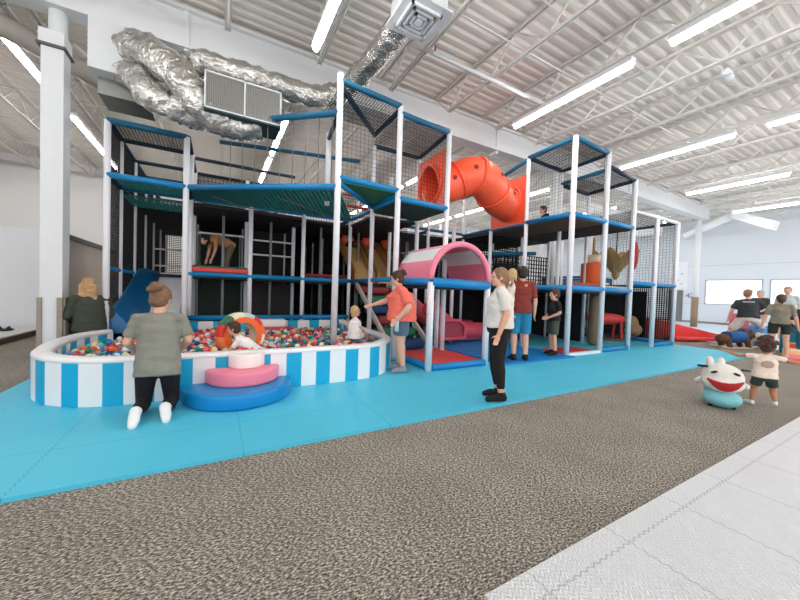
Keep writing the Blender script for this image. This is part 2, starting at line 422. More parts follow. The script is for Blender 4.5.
# smoke detector / twin lamp
t = thing('emergency_light', 'small white twin-headed lamp under the joists at upper right', 'lamp', (7.9, 2.42, 5.34))
MB().box(-.12, .12, -.05, .05, 0, .06).build('bracket', white_paint, t, .01)
for s in (-1, 1): MB().ell((s*.11, 0, -.02), (.07, .07, .06)).build('lamp_head', white_paint, t)
# right ceiling duct work past the far column
t = thing('slanted_duct', 'big white slanted duct section beyond the far column', 'duct', (20.5, 0, 0))
b = MB(); b.add([(0, 5.9, 5.15), (0, 4.7, 4.45), (0, 4.55, 4.4), (0, 4.45, 4.75), (0, 5.9, 5.5), (.5, 5.9, 5.15), (.5, 4.7, 4.45), (.5, 4.55, 4.4), (.5, 4.45, 4.75), (.5, 5.9, 5.5)],
      [(0, 1, 2, 3, 4), (9, 8, 7, 6, 5), (0, 5, 6, 1), (1, 6, 7, 2), (2, 7, 8, 3), (3, 8, 9, 4), (4, 9, 5, 0)])
b.build('duct_body', white_paint, t)
MB().tube([(0.2, 5.9, 5.3), (.2, 7.6, 4.5)], .18, 14).build('duct_branch', white_paint, t)
o = MB().box(16.6, 17.4, 7.2, 8.0, 4.1, 5.0).build('air_unit', white_paint, None, .03); tag(o, 'white boxy air unit hanging behind the right end of the girder', 'air unit')
o = MB().tube([(12.5, 7.6, 4.7), (14.6, 7.5, 4.65)], .22, 16).build('round_duct', white_paint); tag(o, 'short white round duct below the right end of the girder', 'duct')

# floor mats
o = MB().box(-2.0, 11.2, 2.62, 9.0, .001, .03).build('foam_floor_mat', mat_aqua); tag(o, 'aqua blue foam tile mat under the ball pit and play structure', 'floor mat')
o = MB().box(.97, 24, -6, .95, .001, .03).build('foam_floor_mat', mat_wht); tag(o, 'white foam tile mat with chevron pattern in the foreground corner', 'floor mat')
o = MB().box(13.3, 24.2, 3.2, 14.5, .001, .03).build('foam_floor_mat', mat('mat_pale', (206, 226, 238), .6, .05, 1)); tag(o, 'pale blue white mat area before the windows', 'floor mat')
o = MB().box(13.3, 24.2, -2.0, 3.2, .001, .025).build('foam_floor_mat', mat('mat_pale2', (226, 228, 232), .6, .05, 1)); tag(o, 'whitish mat area at the right edge under the coloured foam blocks', 'floor mat')
o = MB().box(4.35, 6.35, 4.02, 6.4, .032, .06).build('foam_floor_mat', mat_royal); tag(o, 'darker blue mat between the pink tunnel and the right tower', 'floor mat')
# bench with sandals at far left
o = MB().box(-6.5, -3.55, 6.0, 10.9, 0, .12).build('low_bench', carpet_dk, None, .0); tag(o, 'low carpeted bench with pale top at the far left', 'bench')
MB().box(-6.5, -3.5, 5.95, 10.92, .12, .15).build('bench_top', mat('bench_top', (214, 210, 204), .6, .03), o)
def sandals(x, y, rz, lab):
    t = thing('sandals', lab, 'footwear', (x, y, .15), rz)
    for s in (-1, 1):
        b = MB(); b.ell((0, s*.09, .025), (.15, .06, .025)); q = b.build('sole', dark_item, t)
        MB().tube([(.02, s*.09-.06, .02), (.05, s*.09, .08), (.02, s*.09+.06, .02)], .02, 6).build('strap', dark_item, q)
    return t
sandals(-4.25, 9.3, .4, 'pair of black sandals nearer the frame edge on the low bench')
sandals(-3.95, 10.1, 1.2, 'pair of black sandals nearer the white column on the low bench')
o = MB().tube([(-4.15, 9.2, .16), (-4.1, 9.25, .35), (-4.05, 9.35, .5)], .015, 6).build('stick', dark_item); tag(o, 'thin dark stick standing up beside the black sandals', 'stick')
# door and posters by the far column
d = struct(MB().box(XR-.06, XR, 8.9, 9.6, 0, 1.9).build('door_1', mat('door_grey', (120, 122, 122), .6, .05)))
MB().tube([(XR-.08, 9.0, .95), (XR-.08, 9.1, .95)], .02, 8).build('door_handle', galv, d)
o = MB().box(XR-.03, XR-.001, 8.75, 9.6, 1.95, 3.6).build('poster', mat('poster_white', (244, 244, 248), .5, .02)); tag(o, 'tall white poster on the window wall above the grey door', 'poster')
b = MB()
for (yy, zz, r) in ((9.3, 3.2, .1), (9.0, 2.9, .07), (9.2, 2.5, .08), (9.0, 2.3, .06)): b.ell((XR-.03, yy, zz), (.01, r, r*.7), 10, 6)
b.build('poster_print', mat('print_pale', (190, 200, 220), .6, .1), o)
cu = bpy.data.curves.new('wall_lettering', 'FONT'); cu.body = '42'; cu.size = .42; cu.extrude = .01; cu.align_x = 'CENTER'
to = bpy.data.objects.new('tmp', cu); C.objects.link(to)
dg = bpy.context.evaluated_depsgraph_get(); nm = bpy.data.meshes.new_from_object(to.evaluated_get(dg)); bpy.data.objects.remove(to)
o = bpy.data.objects.new('wall_lettering', nm); C.objects.link(o); nm.materials.append(mat('letter_blue', (110, 130, 170), .6, .05))
o.rotation_euler = (PI/2, 0, -PI/2); o.location = (XR-.02, 8.56, 1.45); tag(o, 'small blue lettering on the window wall beside the far column', 'sign')

# ------------------------------------------------------------------ play structure
Z1, Z2 = 1.47, 2.95
def post(par, x, y, z1, z0=0.03, r=.046):
    b = MB(); b.tube([(x, y, z0), (x, y, z1)], r, 12)
    k = z0+.9
    while k < z1-.2: b.tube([(x, y, k), (x, y, k+.012)], r*1.05, 12); k += 1.0
    return b.build('post', post_white, par)
def bar_(par, p, q, m=pad_blue, r=.05, name='padded_bar'):
    return MB().tube([p, q], r, 12).build(name, m, par)
def net(par, p, u, v, cell=.05, r=.0035, m=net_black, name='net_panel', diag=False):
    p, u, v = V(p), V(u), V(v); b = MB()
    nu = max(1, int(u.length/cell)); nv = max(1, int(v.length/cell))
    if diag:
        L, H = u.length, v.length; U, W = u/L, v/H; c = cell*1.41; t = -H
        while t < L:
            a0 = max(0, -t); a1 = min(H, L-t)
            if a1 > a0:
                b.bar(p+U*(t+a0)+W*a0, p+U*(t+a1)+W*a1, 2*r, caps=False)
                b.bar(p+U*(t+a0)+W*(H-a0), p+U*(t+a1)+W*(H-a1), 2*r, caps=False)
            t += c
    else:
        for i in range(nu+1): b.bar(p+u*(i/nu), p+u*(i/nu)+v, 2*r, caps=False)
        for i in range(nv+1): b.bar(p+v*(i/nv), p+v*(i/nv)+u, 2*r, caps=False)
    return b.build(name, m, par)
def deck(par, poly, z, th=.06, top=vinyl_deck, under=vinyl_deck):
    return MB().prism(poly, z-th, z, 0).build('deck', [top], par)
def rect(x0, x1, y0, y1): return [(x0, y0), (x1, y0), (x1, y1), (x0, y1)]
XX = [-1.55, -.48, .6, 1.7, 2.8, 3.9, 5.1, 6.35, 7.55, 8.72, 9.88, 11.03]
YY = [7.65, 8.8, 9.95, 11.1, 12.3, 13.5]

# ---- left tower
L = thing('play_tower', 'left tower of the play structure, white posts and blue bars behind the ball pit', 'play structure', (0, 0, 0))
zt = 3.8
posts = [(-1.55, 6.85, zt), (-.5, 6.85, zt)]
for y in YY: posts += [(x, y, zt if (x < 0 or y > 8) else Z2-.02) for x in XX[:4]]
for q in posts: post(L, *q)
bar_(L, (-1.55, 6.85, zt), (-.5, 6.85, zt), pad_teal); bar_(L, (-1.55, 6.85, Z2), (-.5, 6.85, Z2))
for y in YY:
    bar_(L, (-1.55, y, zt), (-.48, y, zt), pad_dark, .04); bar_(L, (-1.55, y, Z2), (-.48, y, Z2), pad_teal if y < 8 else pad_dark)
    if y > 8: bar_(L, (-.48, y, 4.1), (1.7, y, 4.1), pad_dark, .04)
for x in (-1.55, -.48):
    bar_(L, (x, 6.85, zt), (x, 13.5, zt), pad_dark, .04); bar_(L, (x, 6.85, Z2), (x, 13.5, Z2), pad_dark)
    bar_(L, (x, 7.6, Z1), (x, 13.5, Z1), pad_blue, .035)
bar_(L, (-1.55, 6.85, Z1), (-1.55, 7.65, Z1), pad_blue, .035)
for x in (.6, 1.7): bar_(L, (x, 8.8, zt), (x, 13.5, zt), pad_dark, .04)
# horizontal net in the first left bay, then decks behind
net(L, (-1.55, 6.85, Z2), (1.07, 0, 0), (0, .8, 0), .07, .007, net_green, diag=True)
net(L, (-1.55, 7.65, Z2-.1), (1.07, 0, 0), (0, 1.15, 0), .09, .006, net_green, diag=True)
deck(L, rect(-1.55, -.48, 8.8, 13.5), Z2)
deck(L, rect(-.48, 1.7, 7.65, 13.5), Z2-.08)
deck(L, rect(-1.5, -.48, 8.9, 13.5), Z1)
deck(L, rect(-.48, 1.7, 7.7, 13.5), Z1-.02)
# L1 front bar, red pad and low bar
bar_(L, (-.5, 7.65, Z1), (1.7, 7.65, Z1)); bar_(L, (-.5, 7.62, .6), (1.7, 7.62, .6), pad_blue, .05)
MB().box(-.46, .58, 7.62, 7.72, Z1+.05, Z1+.14).build('edge_pad', vinyl_red, L, .02)
MB().box(-.46, .58, 7.74, 7.8, Z1+.13, Z1+.18).build('edge_pad', vinyl_green, L, .01)
bar_(L, (-.5, 7.7, Z2), (1.7, 7.65, Z2))
# dark nets closing the outside
for y in YY[:-1]:
    for z0, z1 in ((.05, Z1), (Z1, Z2), (Z2, zt)): net(L, (-1.55, y, z0), (0, 1.15, 0), (0, 0, z1-z0), .05, .0045, net_black)
net(L, (-1.55, 6.85, Z2), (0, .8, 0), (0, 0, zt-Z2), .05, .004); net(L, (-1.55, 6.85, .5), (0, .8, 0), (0, 0, Z2-.5), .05, .004)
for x in (-.48, .6):
    for z0, z1 in ((.05, Z1), (Z1, Z2), (Z2, zt)): net(L, (x, 8.8, z0), (0, 2.3, 0), (0, 0, z1-z0), .07, .006)
for y in (8.8, 9.95):
    net(L, (-.48, y, Z2), (2.2, 0, 0), (0, 0, .85), .08, .0025)
    net(L, (-.48, y, zt), (2.2, 0, 0), (0, 1.15, 0), .08, .004)
net(L, (-1.55, 6.85, zt), (1.07, 0, 0), (0, .8, 0), .05, .004)
net(L, (-1.55, 13.5, .03), (3.25, 0, 0), (0, 0, 3.8), .06, .008)
for x0_, x1_, y, z0, z1, m in ((-1.5, -.5, 11.1, .1, Z1, vinyl_deck), (.62, 1.68, 8.8, .05, Z1-.1, vinyl_deck), (.62, 1.68, 9.95, Z1, Z2-.1, vinyl_deck), (-.46, .58, 11.1, Z1, Z2-.1, mat('panel_green', (70, 86, 76), .7, .1)), (-.46, .58, 9.95, .05, Z1-.1, mat('panel_green', (70, 86, 76), .7, .1))):
    MB().box(x0_, x1_, y, y+.05, z0, z1).build('wall_panel', m, L)
MB().box(-.46, .58, 9.8, 9.95, .05, .3).build('edge_pad', vinyl_maroon, L, .03)
# white horizontal rails deep inside
for p, q in (((-1.5, 11.1, 2.2), (-.5, 11.1, 2.2)), ((-.4, 8.8, 2.45), (.55, 8.8, 2.45)), ((.6, 8.8, 2.4), (1.7, 8.8, 2.4)), ((.6, 8.8, 2.05), (1.7, 8.8, 2.05)), ((-1.5, 11.1, 1.75), (-.5, 11.1, 1.75))): bar_(L, p, q, post_white, .022, 'rail')

# ---- centre tower
M = thing('play_tower', 'centre tower of the play structure, its tallest white post standing in the ball pit', 'play structure', (0, 0, 0))
T_, D_, E_, P_, V_ = (1.66, 5.14), (2.76, 5.14), (3.88, 5.2), (2.75, 6.2), (2.8, 7.6)
post(M, *T_, 4.68, .03, .052); post(M, *D_, 4.5, .03, .05); post(M, *E_, 4.4, .03, .05); post(M, *P_, 4.2); post(M, *V_, Z2, .03, .042)
post(M, 1.8, 6.2, 4.2, Z2-.1, .05)
for q in [(3.9, 6.3, 4.3), (3.9, 7.65, 4.2), (5.1, 6.5, Z2+.1), (5.1, 7.65, 4.1)]: post(M, *q)
for y in YY[1:5]:
    for x in XX[4:7]: post(M, x, y, 4.1 if y < 10 else 3.6)
def loop(par, pts, m, r=.05):
    for i in range(len(pts)-1): bar_(par, pts[i], pts[i+1], m, r)
# top roof triangle and sides
bar_(M, (*T_, 4.58), (*D_, 4.5), pad_teal); bar_(M, (*T_, 4.5), (*P_, 4.42), pad_dark, .045); bar_(M, (*D_, 4.45), (*P_, 4.42), pad_dark, .045)
bar_(M, (*T_, 4.07), (-.46, 6.85, 4.0), pad_teal); bar_(M, (*T_, 4.1), (1.8, 6.2, 4.1), pad_dark, .04)
bar_(M, (*D_, 4.38), (*E_, 4.36), pad_teal); bar_(M, (*E_, 4.36), (3.9, 6.3, 4.25), pad_dark, .045); bar_(M, (3.9, 6.3, 4.25), (*P_, 4.2), pad_dark, .045)
bar_(M, (-.0, 7.65, 4.15), (2.75, 7.0, 4.15), pad_teal, .04)
for q in ((-.46, 7.65),): pass
# level 2 bars
bar_(M, (*T_, 3.05), (*D_, 3.04)); bar_(M, (*D_, 3.0), (*P_, 2.98)); bar_(M, (*T_, 2.98), (*P_, 2.96)); 
bar_(M, (*T_, 2.9), (-.46, 6.85, Z2)); bar_(M, (1.7, 7.65, Z2), (*V_, Z2)); bar_(M, (*V_, Z2), (*D_, 2.9), pad_blue, .042)
bar_(M, (*D_, 2.9), (*E_, 2.9)); bar_(M, (*E_, 2.9), (3.9, 6.3, 2.9), pad_teal)
MB().prism([T_, D_, P_], 2.98, 3.02, 0).build('deck', [vinyl_green], M)
MB().prism([D_, E_, (3.9, 6.3), P_], 2.84, 2.9, 0).build('deck', [mat('deck_green', (40, 74, 66), .7, .1)], M)
# big sloped net bridge, triangular, plus its light rope lines
b = MB()
A0, B0, Bb, Cc = V((-.46, 6.85, Z2)), V((*T_, 2.9)), V((-.46, 7.65, Z2)), V((*V_, Z2))
def quadnet(mb, a, bq, c, d, nu, nv, r):
    for i in range(nu+1):
        t = i/nu
        mb.bar(a.lerp(bq, t), d.lerp(c, t), 2*r, caps=False)
    for j in range(nv+1):
        t = j/nv; mb.bar(a.lerp(d, t), bq.lerp(c, t), 2*r, caps=False)
def sag(p): return p
quadnet(b, A0, B0, Cc, Bb, 34, 18, .014); b.build('net_bridge', net_green, M)
b = MB(); b.tube([(-.1, 7.0, 2.9), (.3, 7.2, 2.83), (.9, 7.5, 2.86)], .012, 6); b.tube([(.9, 6.2, 2.86), (1.6, 6.6, 2.82), (2.3, 7.2, 2.86)], .01, 6); b.build('rope', rope_grey, M)
# vertical ropes and net above the bridge
for i in range(9):
    t = (i+.5)/9.0; p = V((*T_, 2.95)).lerp(V((-.46, 6.85, 3.0)), t*.75); MB().bar(p, p+V((0, 0, 1.1)), .012, caps=False).build('rope', rope_grey, M)
net(M, (*T_, 3.05), V((*D_, 3.05))-V((*T_, 3.05)), (0, 0, 1.5), .07, .0016)
net(M, (*D_, 2.95), V((*E_, 2.95))-V((*D_, 2.95)), (0, 0, 1.4), .07, .0016)
net(M, (1.66, 5.14, 4.5), (1.1, 0, 0), (.0, 1.0, 0), .05, .003); net(M, (2.76, 5.14, 4.4), (1.12, 0, 0), (0, 1.1, -.1), .05, .003)
# level 1
bar_(M, (1.7, 7.65, Z1), (*V_, Z1)); bar_(M, (*V_, Z1), (*D_, Z1), pad_blue, .045); bar_(M, (1.7, 7.62, .6), (2.8, 7.6, .6), pad_blue)
bar_(M, (1.7, 7.75, Z1+.1), (2.8, 7.75, Z1+.1), vinyl_maroon, .04)
deck(M, rect(1.72, 6.3, 7.7, 12.3), Z1-.03); deck(M, rect(1.72, 6.3, 7.7, 12.3), Z2-.1)
deck(M, rect(2.8, 3.9, 6.35, 7.7), Z2-.12, .05)
for x in XX[3:7]:
    for z0, z1 in ((.05, Z1), (Z1, Z2)): net(M, (x, 8.8, z0), (0, 2.3, 0), (0, 0, z1-z0), .07, .007)
for x in XX[3:6]:
    net(M, (x, 9.95, .05), (1.15, 0, 0), (0, 0, Z1), .05, .006); net(M, (x, 11.1, Z1), (1.15, 0, 0), (0, 0, 1.4), .06, .007); net(M, (x, 8.8, Z2), (1.15, 0, 0), (0, 0, 1.0), .07, .004)
MB().box(1.72, 6.3, 12.3, 12.35, .05, 2.9).build('wall_panel', vinyl_deck, M)
MB().box(5.12, 5.17, 7.7, 12.3, .05, 1.4).build('wall_panel', vinyl_deck, M)
net(M, (5.1, 7.65, .05), (1.2, 0, 0), (0, 0, Z1), .045, .006); net(M, (3.9, 7.65, Z1), (2.4, 0, 0), (0, 0, 1.4), .05, .006)
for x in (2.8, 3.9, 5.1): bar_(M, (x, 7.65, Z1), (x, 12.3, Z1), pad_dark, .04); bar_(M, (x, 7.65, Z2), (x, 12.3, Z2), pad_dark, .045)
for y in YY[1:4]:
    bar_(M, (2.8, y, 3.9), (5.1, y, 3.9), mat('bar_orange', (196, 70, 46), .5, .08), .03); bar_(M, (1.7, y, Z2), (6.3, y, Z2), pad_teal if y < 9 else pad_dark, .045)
bar_(M, (3.9, 7.65, 3.0), (6.3, 7.65, 3.0), pad_teal, .04); bar_(M, (3.9, 6.3, 2.9), (3.9, 7.65, 2.95), pad_teal, .04)
for p, q in (((3.1, 8.7, 3.6), (5.0, 9.9, 3.9)), ((3.0, 9.9, 3.9), (4.9, 8.8, 3.5)), ((1.9, 8.9, 3.3), (2.8, 9.9, 3.9))): bar_(M, p, q, mat('bar_orange', (196, 70, 46)), .02, 'rail')
for q in [(1.1, 8.4), (2.25, 8.2), (3.3, 8.3), (4.5, 8.2), (5.6, 8.3), (.1, 8.3)]: MB().tube([(q[0], q[1], .05), (q[0], q[1], 2.8)], .03, 10).build('inner_post', mat('post_grey', (150, 150, 152), .5, .05), M)

# ---- canopy box with striped arch
K = thing('play_cabin', 'open cabin with white posts, red floor pad and blue bars under the pink striped arch', 'play structure', (0, 0, 0))
post(K, 2.9, 4.22, 1.42, .03, .055); post(K, 4.08, 4.22, 1.42, .03, .055)
bar_(K, (2.9, 4.22, 1.42), (4.08, 4.22, 1.4), vinyl_royal, .075); bar_(K, (4.08, 4.22, 1.4), (3.95, 5.14, 1.44), vinyl_royal, .06); bar_(K, (2.9, 4.22, 1.42), (2.8, 5.1, 1.44), vinyl_royal, .06)
MB().box(2.85, 4.05, 4.28, 5.2, 1.32, 1.4).build('deck', vinyl_deck, K)
MB().box(2.98, 4.02, 4.24, 5.45, .03, .13).build('floor_pad', vinyl_red, K, .03)
bar_(K, (2.95, 4.2, .08), (4.05, 4.2, .08), vinyl_royal, .055); bar_(K, (2.92, 4.22, .08), (2.92, 5.3, .08), vinyl_royal, .055)
MB().tube([(3.95, 5.5, 0.05), (3.95, 5.5, 1.4)], .045, 12).build('post', post_white, K)

A = thing('play_arch', 'pink and white striped half-round tunnel on top of the blue canopy frame', 'tunnel', (3.5, 0, 1.46))
def arch_strip(t0, t1, m, y0, y1, r0=.58, r1=.63, name='stripe'):
    n = 8; rings = []
    for i in range(n+1):
        t = t0+(t1-t0)*i/n; c, s = math.cos(t), math.sin(t)*.99
        rings.append([(r0*c, y0, r0*s), (r1*c, y0, r1*s), (r1*c, y1, r1*s), (r0*c, y1, r0*s)])
    b = MB(); b.loft(rings, 0, True, False); o = b.build(name, m, A)
    for p in o.data.polygons: p.use_smooth = False
    return o
ang = [0, 34, 66, 94, 122, 150, 180]
for i in range(6):
    arch_strip(math.radians(ang[i]), math.radians(ang[i+1]), pit_white if i in (1, 4) else vinyl_pink, 4.24, 5.3)
rim = MB(); rim.tube([(.605*math.cos(t*PI/24), 4.22, .605*.99*math.sin(t*PI/24)) for t in range(25)], .05, 10); rim.build('rim', vinyl_pink, A)
MB().box(-.55, .55, 4.26, 5.1, -.06, -.01).build('arch_floor', vinyl_maroon, A)

# ---- right tower
Rr = thing('play_tower', 'right tower of the play structure with crawl tube entrance, white posts and dark see-through nets', 'play structure', (0, 0, 0))
for x, y, z in [(6.35, 4.22, 4.55), (7.55, 4.22, 4.5), (8.72, 4.22, 4.12), (9.88, 4.22, 3.42), (11.03, 4.22, 3.4), (6.32, 5.35, 4.5), (7.55, 5.35, 4.45), (8.72, 5.35, 4.1), (6.33, 6.5, 4.2), (7.55, 6.5, 4.2), (8.72, 6.5, 4.0), (11.03, 5.4, 3.4), (11.03, 6.6, 3.4), (9.88, 6.6, 3.4), (6.35, 7.65, 4.1), (7.55, 7.65, 4.1), (8.72, 7.65, 4.0), (9.88, 7.65, 3.3), (11.03, 7.65, 3.3), (6.35, 8.8, 3.5), (7.55, 8.8, 3.4), (8.72, 8.8, 3.4), (9.88, 8.8, 3.3), (6.35, 9.95, 3.4), (7.55, 9.95, 3.4)]:
    post(Rr, x, y, z, .03, .055 if y < 4.5 else .045)
for p, q, m, r in [((6.35, 4.22, 4.52), (7.55, 4.22, 4.48), pad_teal, .05), ((6.35, 4.22, 4.52), (6.32, 5.35, 4.48), pad_teal, .05), ((6.32, 5.35, 4.48), (7.55, 5.35, 4.42), pad_dark, .045),
    ((7.55, 4.22, 4.46), (7.55, 5.35, 4.42), pad_dark, .045), ((7.55, 4.22, 4.2), (8.72, 4.22, 4.1), pad_dark, .045), ((8.72, 4.22, 4.1), (8.72, 5.35, 4.06), pad_dark, .045), ((7.55, 4.22, 4.12), (7.55, 5.35, 4.1), pad_teal, .045),
    ((7.55, 5.35, 4.08), (8.72, 5.35, 4.04), pad_dark, .05), ((8.72, 4.22, 3.38), (11.03, 4.22, 3.38), post_white, .04), ((11.03, 4.22, 3.38), (11.03, 6.6, 3.38), pad_dark, .04),
    ((6.32, 5.35, 4.45), (6.33, 6.5, 4.2), pad_teal, .045), ((6.33, 6.5, 4.15), (6.35, 7.65, 4.1), pad_teal, .045), ((6.33, 6.5, 4.2), (7.55, 6.5, 4.2), pad_dark, .04),
    ((6.35, 4.22, 2.97), (7.55, 4.22, 2.97), pad_blue, .055), ((7.55, 4.22, 2.97), (8.72, 4.22, 2.97), pad_blue, .05), ((6.35, 4.22, 2.97), (6.32, 5.35, 2.97), pad_blue, .055), ((6.32, 5.35, 2.97), (6.33, 6.5, 2.97), pad_blue, .05),
    ((6.33, 6.5, 2.97), (6.35, 7.65, 2.97), pad_teal, .045), ((6.33, 6.5, 2.95), (8.72, 6.5, 2.95), pad_dark, .045),
    ((6.35, 4.22, 1.45), (7.55, 4.22, 1.45), vinyl_royal, .06), ((7.55, 4.22, 1.45), (8.72, 4.22, 1.45), vinyl_royal, .055), ((6.35, 4.22, 1.45), (6.32, 5.35, 1.45), vinyl_royal, .055), ((8.72, 4.22, 1.65), (11.03, 4.22, 1.65), pad_blue, .05),
    ((7.6, 4.22, .08), (8.68, 4.22, .08), pad_blue, .055), ((9.9, 4.22, .08), (11.0, 4.22, .08), pad_blue, .055), ((11.03, 4.22, .08), (11.03, 6.6, .08), pad_blue, .05), ((8.72, 6.6, .08), (11.03, 6.6, .08), pad_blue, .05),
    ((6.32, 5.35, 1.45), (6.33, 6.5, 1.45), pad_teal, .045), ((11.03, 4.22, 1.65), (11.03, 6.6, 1.65), pad_teal, .045), ((6.4, 6.5, 2.35), (7.5, 6.0, 2.4), pad_teal, .05), ((6.0, 7.2, 2.2), (7.55, 6.5, 2.42), pad_teal, .05)]:
    bar_(Rr, p, q, m, r)
MB().prism(rect(6.38, 7.52, 4.26, 6.5), 2.9, 2.96, 0).build('deck', [mat('deck_brown', (96, 78, 62), .7, .1)], Rr)
MB().prism(rect(7.58, 8.7, 4.26, 6.5), 2.9, 2.95, 0).build('deck', [vinyl_deck], Rr)
MB().prism(rect(6.3, 8.7, 6.5, 9.9), 2.86, 2.92, 0).build('deck', [vinyl_deck], Rr)
MB().prism(rect(6.38, 8.7, 4.26, 9.9), 1.36, 1.42, 0).build('deck', [vinyl_deck], Rr)
MB().prism(rect(8.75, 11.0, 5.4, 8.8), 1.5, 1.58, 0).build('deck', [vinyl_deck], Rr)
MB().box(6.42, 7.5, 4.24, 4.34, 1.5, 1.57).build('edge_pad', vinyl_maroon, Rr, .02)
MB().box(7.62, 8.66, 4.24, 4.32, 1.5, 1.54).build('edge_pad', beige, Rr, .01)
MB().box(6.45, 7.5, 4.3, 4.9, .03, .06).build('floor_pad', vinyl_red, Rr); MB().box(6.38, 7.52, 4.18, 4.28, .03, .08).build('edge_pad', post_white, Rr)
for a in ((7.55, 4.22, .1, 1.17, 1.35), (7.55, 4.22, 1.5, 1.17, 1.4), (9.88, 4.22, .1, 1.15, 1.5), (8.72, 4.22, 1.7, 2.3, 1.65), (7.55, 4.22, 3.0, 1.17, 1.1)):
    net(Rr, (a[0], a[1], a[2]), (a[3], 0, 0), (0, 0, a[4]), .06, .0014)
net(Rr, (6.35, 4.22, 3.0), (0, 1.13, 0), (0, 0, 1.5), .07, .0014); net(Rr, (6.35, 4.22, 3.0), (1.2, 0, 0), (0, 0, 1.5), .07, .0013)
net(Rr, (6.35, 4.22, 4.5), (1.2, 0, 0), (0, 1.13, -.04), .05, .004); net(Rr, (7.55, 4.22, 4.15), (1.17, 0, -.05), (0, 1.13, 0), .05, .004)
net(Rr, (8.72, 4.22, 3.38), (2.3, 0, 0), (0, 2.4, 0), .1, .004); net(Rr, (11.03, 4.22, .1), (0, 2.4, 0), (0, 0, 1.5), .055, .011); net(Rr, (11.03, 4.22, 1.7), (0, 2.4, 0), (0, 0, 1.65), .08, .002)
MB().box(11.06, 11.1, 4.9, 6.6, .05, 1.5).build('wall_panel', mat('panel_night', (30, 44, 50), .7, .1), Rr)
for x0_, z0, z1 in ((6.35, .05, 1.4), (7.55, .05, 1.4), (6.35, 1.5, 2.9), (7.55, 1.5, 2.9)): net(Rr, (x0_, 7.65, z0), (1.17, 0, 0), (0, 0, z1-z0), .07, .012); net(Rr, (x0_, 9.9, z0), (1.17, 0, 0), (0, 0, z1-z0), .05, .01)
for x0_, y in ((6.35, 6.5), (7.55, 6.5)): net(Rr, (x0_, y, 1.5), (1.17, 0, 0), (0, 0, .9), .1, .012)
MB().box(8.7, 11.0, 8.8, 8.85, .05, 1.5).build('wall_panel', vinyl_deck, Rr)
MB().box(6.4, 8.7, 9.95, 10.0, .05, 2.9).build('wall_panel', vinyl_deck, Rr)
MB().box(6.4, 8.68, 7.7, 7.74, .05, 1.36).build('wall_panel', vinyl_deck, Rr)  # dark sheet added to deepen the shade in the lower bays
MB().box(8.7, 8.74, 5.4, 7.7, .05, 1.36).build('wall_panel', vinyl_deck, Rr)  # side sheet, likewise added to darken the lower level
MB().box(6.38, 10.2, 8.86, 8.9, 1.6, 2.45).build('wall_panel', vinyl_deck, Rr)
MB().box(7.6, 8.7, 7.75, 7.79, 1.45, 2.2).build('wall_panel', vinyl_deck, Rr)
net(Rr, (8.76, 6.6, .1), (2.25, 0, 0), (0, 0, 1.5), .06, .009)
# farther teal frame seen through the right end
t = thing('teal_frame', 'low teal framed play platform behind the right end of the structure', 'play structure', (0, 0, 0))
for x, y in ((12.2, 7.6), (14.2, 7.6), (14.2, 9.4), (12.2, 9.4)): MB().tube([(x, y, .03), (x, y, 2.05)], .05, 10).build('post', pad_teal, t)
for z in (1.1, 1.95, 2.05):
    for p, q in (((12.2, 7.6), (14.2, 7.6)), ((14.2, 7.6), (14.2, 9.4)), ((12.2, 9.4), (14.2, 9.4)), ((12.2, 7.6), (12.2, 9.4))): MB().tube([(*p, z), (*q, z)], .045, 8).build('bar', pad_teal, t)
MB().box(12.2, 14.2, 9.35, 9.4, .05, 1.9).build('back_panel', mat('panel_teal', (30, 70, 78), .6, .1), t)
MB().box(12.2, 14.2, 7.6, 9.4, 1.0, 1.08).build('platform', pad_teal, t)

# ---- crawl tube
t = thing('crawl_tube', 'bright orange-red plastic crawl tube bending between two square entrance plates', 'tube slide', (0, 0, 0))
cl = [(3.9, 5.81, 3.5), (4.35, 5.72, 3.62), (4.72, 5.55, 3.8), (5.05, 5.5, 3.78), (5.4, 5.58, 3.62), (5.75, 5.7, 3.5), (6.28, 5.88, 3.45)]
P = [V(c) for c in cl]; Q = [P[0]*2-P[1]]+P+[P[-1]*2-P[-2]]; pts = []
for i in range(len(P)-1):
    for k in range(6):
        a, b_, c, d = Q[i:i+4]; tt = k/6
        pts.append(.5*((2*b_)+(c-a)*tt+(2*a-5*b_+4*c-d)*tt*tt+(3*b_-a-3*c+d)*tt**3))
pts.append(P[-1])
R0 = .39
cuts = [0, 8, 15, 25, len(pts)-1]
for i in range(4):
    seg_ = pts[cuts[i]:cuts[i+1]+1]
    mb = MB(); mb.tube(seg_, R0, 28, caps=False, side=(0, 0, 1)); 
    o = mb.build('tube_section', tube_orange, t)
    so = o.modifiers.new('s', 'SOLIDIFY'); so.thickness = .02
    for e in (0, len(seg_)-1):
        d = (seg_[min(e+1, len(seg_)-1)]-seg_[max(e-1, 0)]).normalized()
        if e and i == 3: continue
        MB().tube([seg_[e]-d*.02, seg_[e]+d*.02], R0+.03, 28, side=(0, 0, 1)).build('joint_ring', tube_orange, t) if False else None
        ring = MB(); _, a_, b2 = frame(d)
        ring.tube([seg_[e]+a_*(R0+.01)*math.cos(2*PI*k/28)+b2*(R0+.01)*math.sin(2*PI*k/28) for k in range(28)], .022, 6, closed=True); ring.build('joint_ring', tube_orange, t)
for ix, th in ((5, 2), (12, 8), (20, 16), (30, 14)):
    p = pts[ix]; d = (pts[ix+1]-pts[ix-1]).normalized(); side = d.cross(V((0, 0, 1))).normalized(); up = side.cross(d)
    n_ = side*math.cos(math.radians(th))+up*math.sin(math.radians(th)); c_ = p+n_*(R0+.004)
    MB().tube([c_-n_*.01, c_+n_*.012], .045, 14).build('port_hole', hole_dark, t)
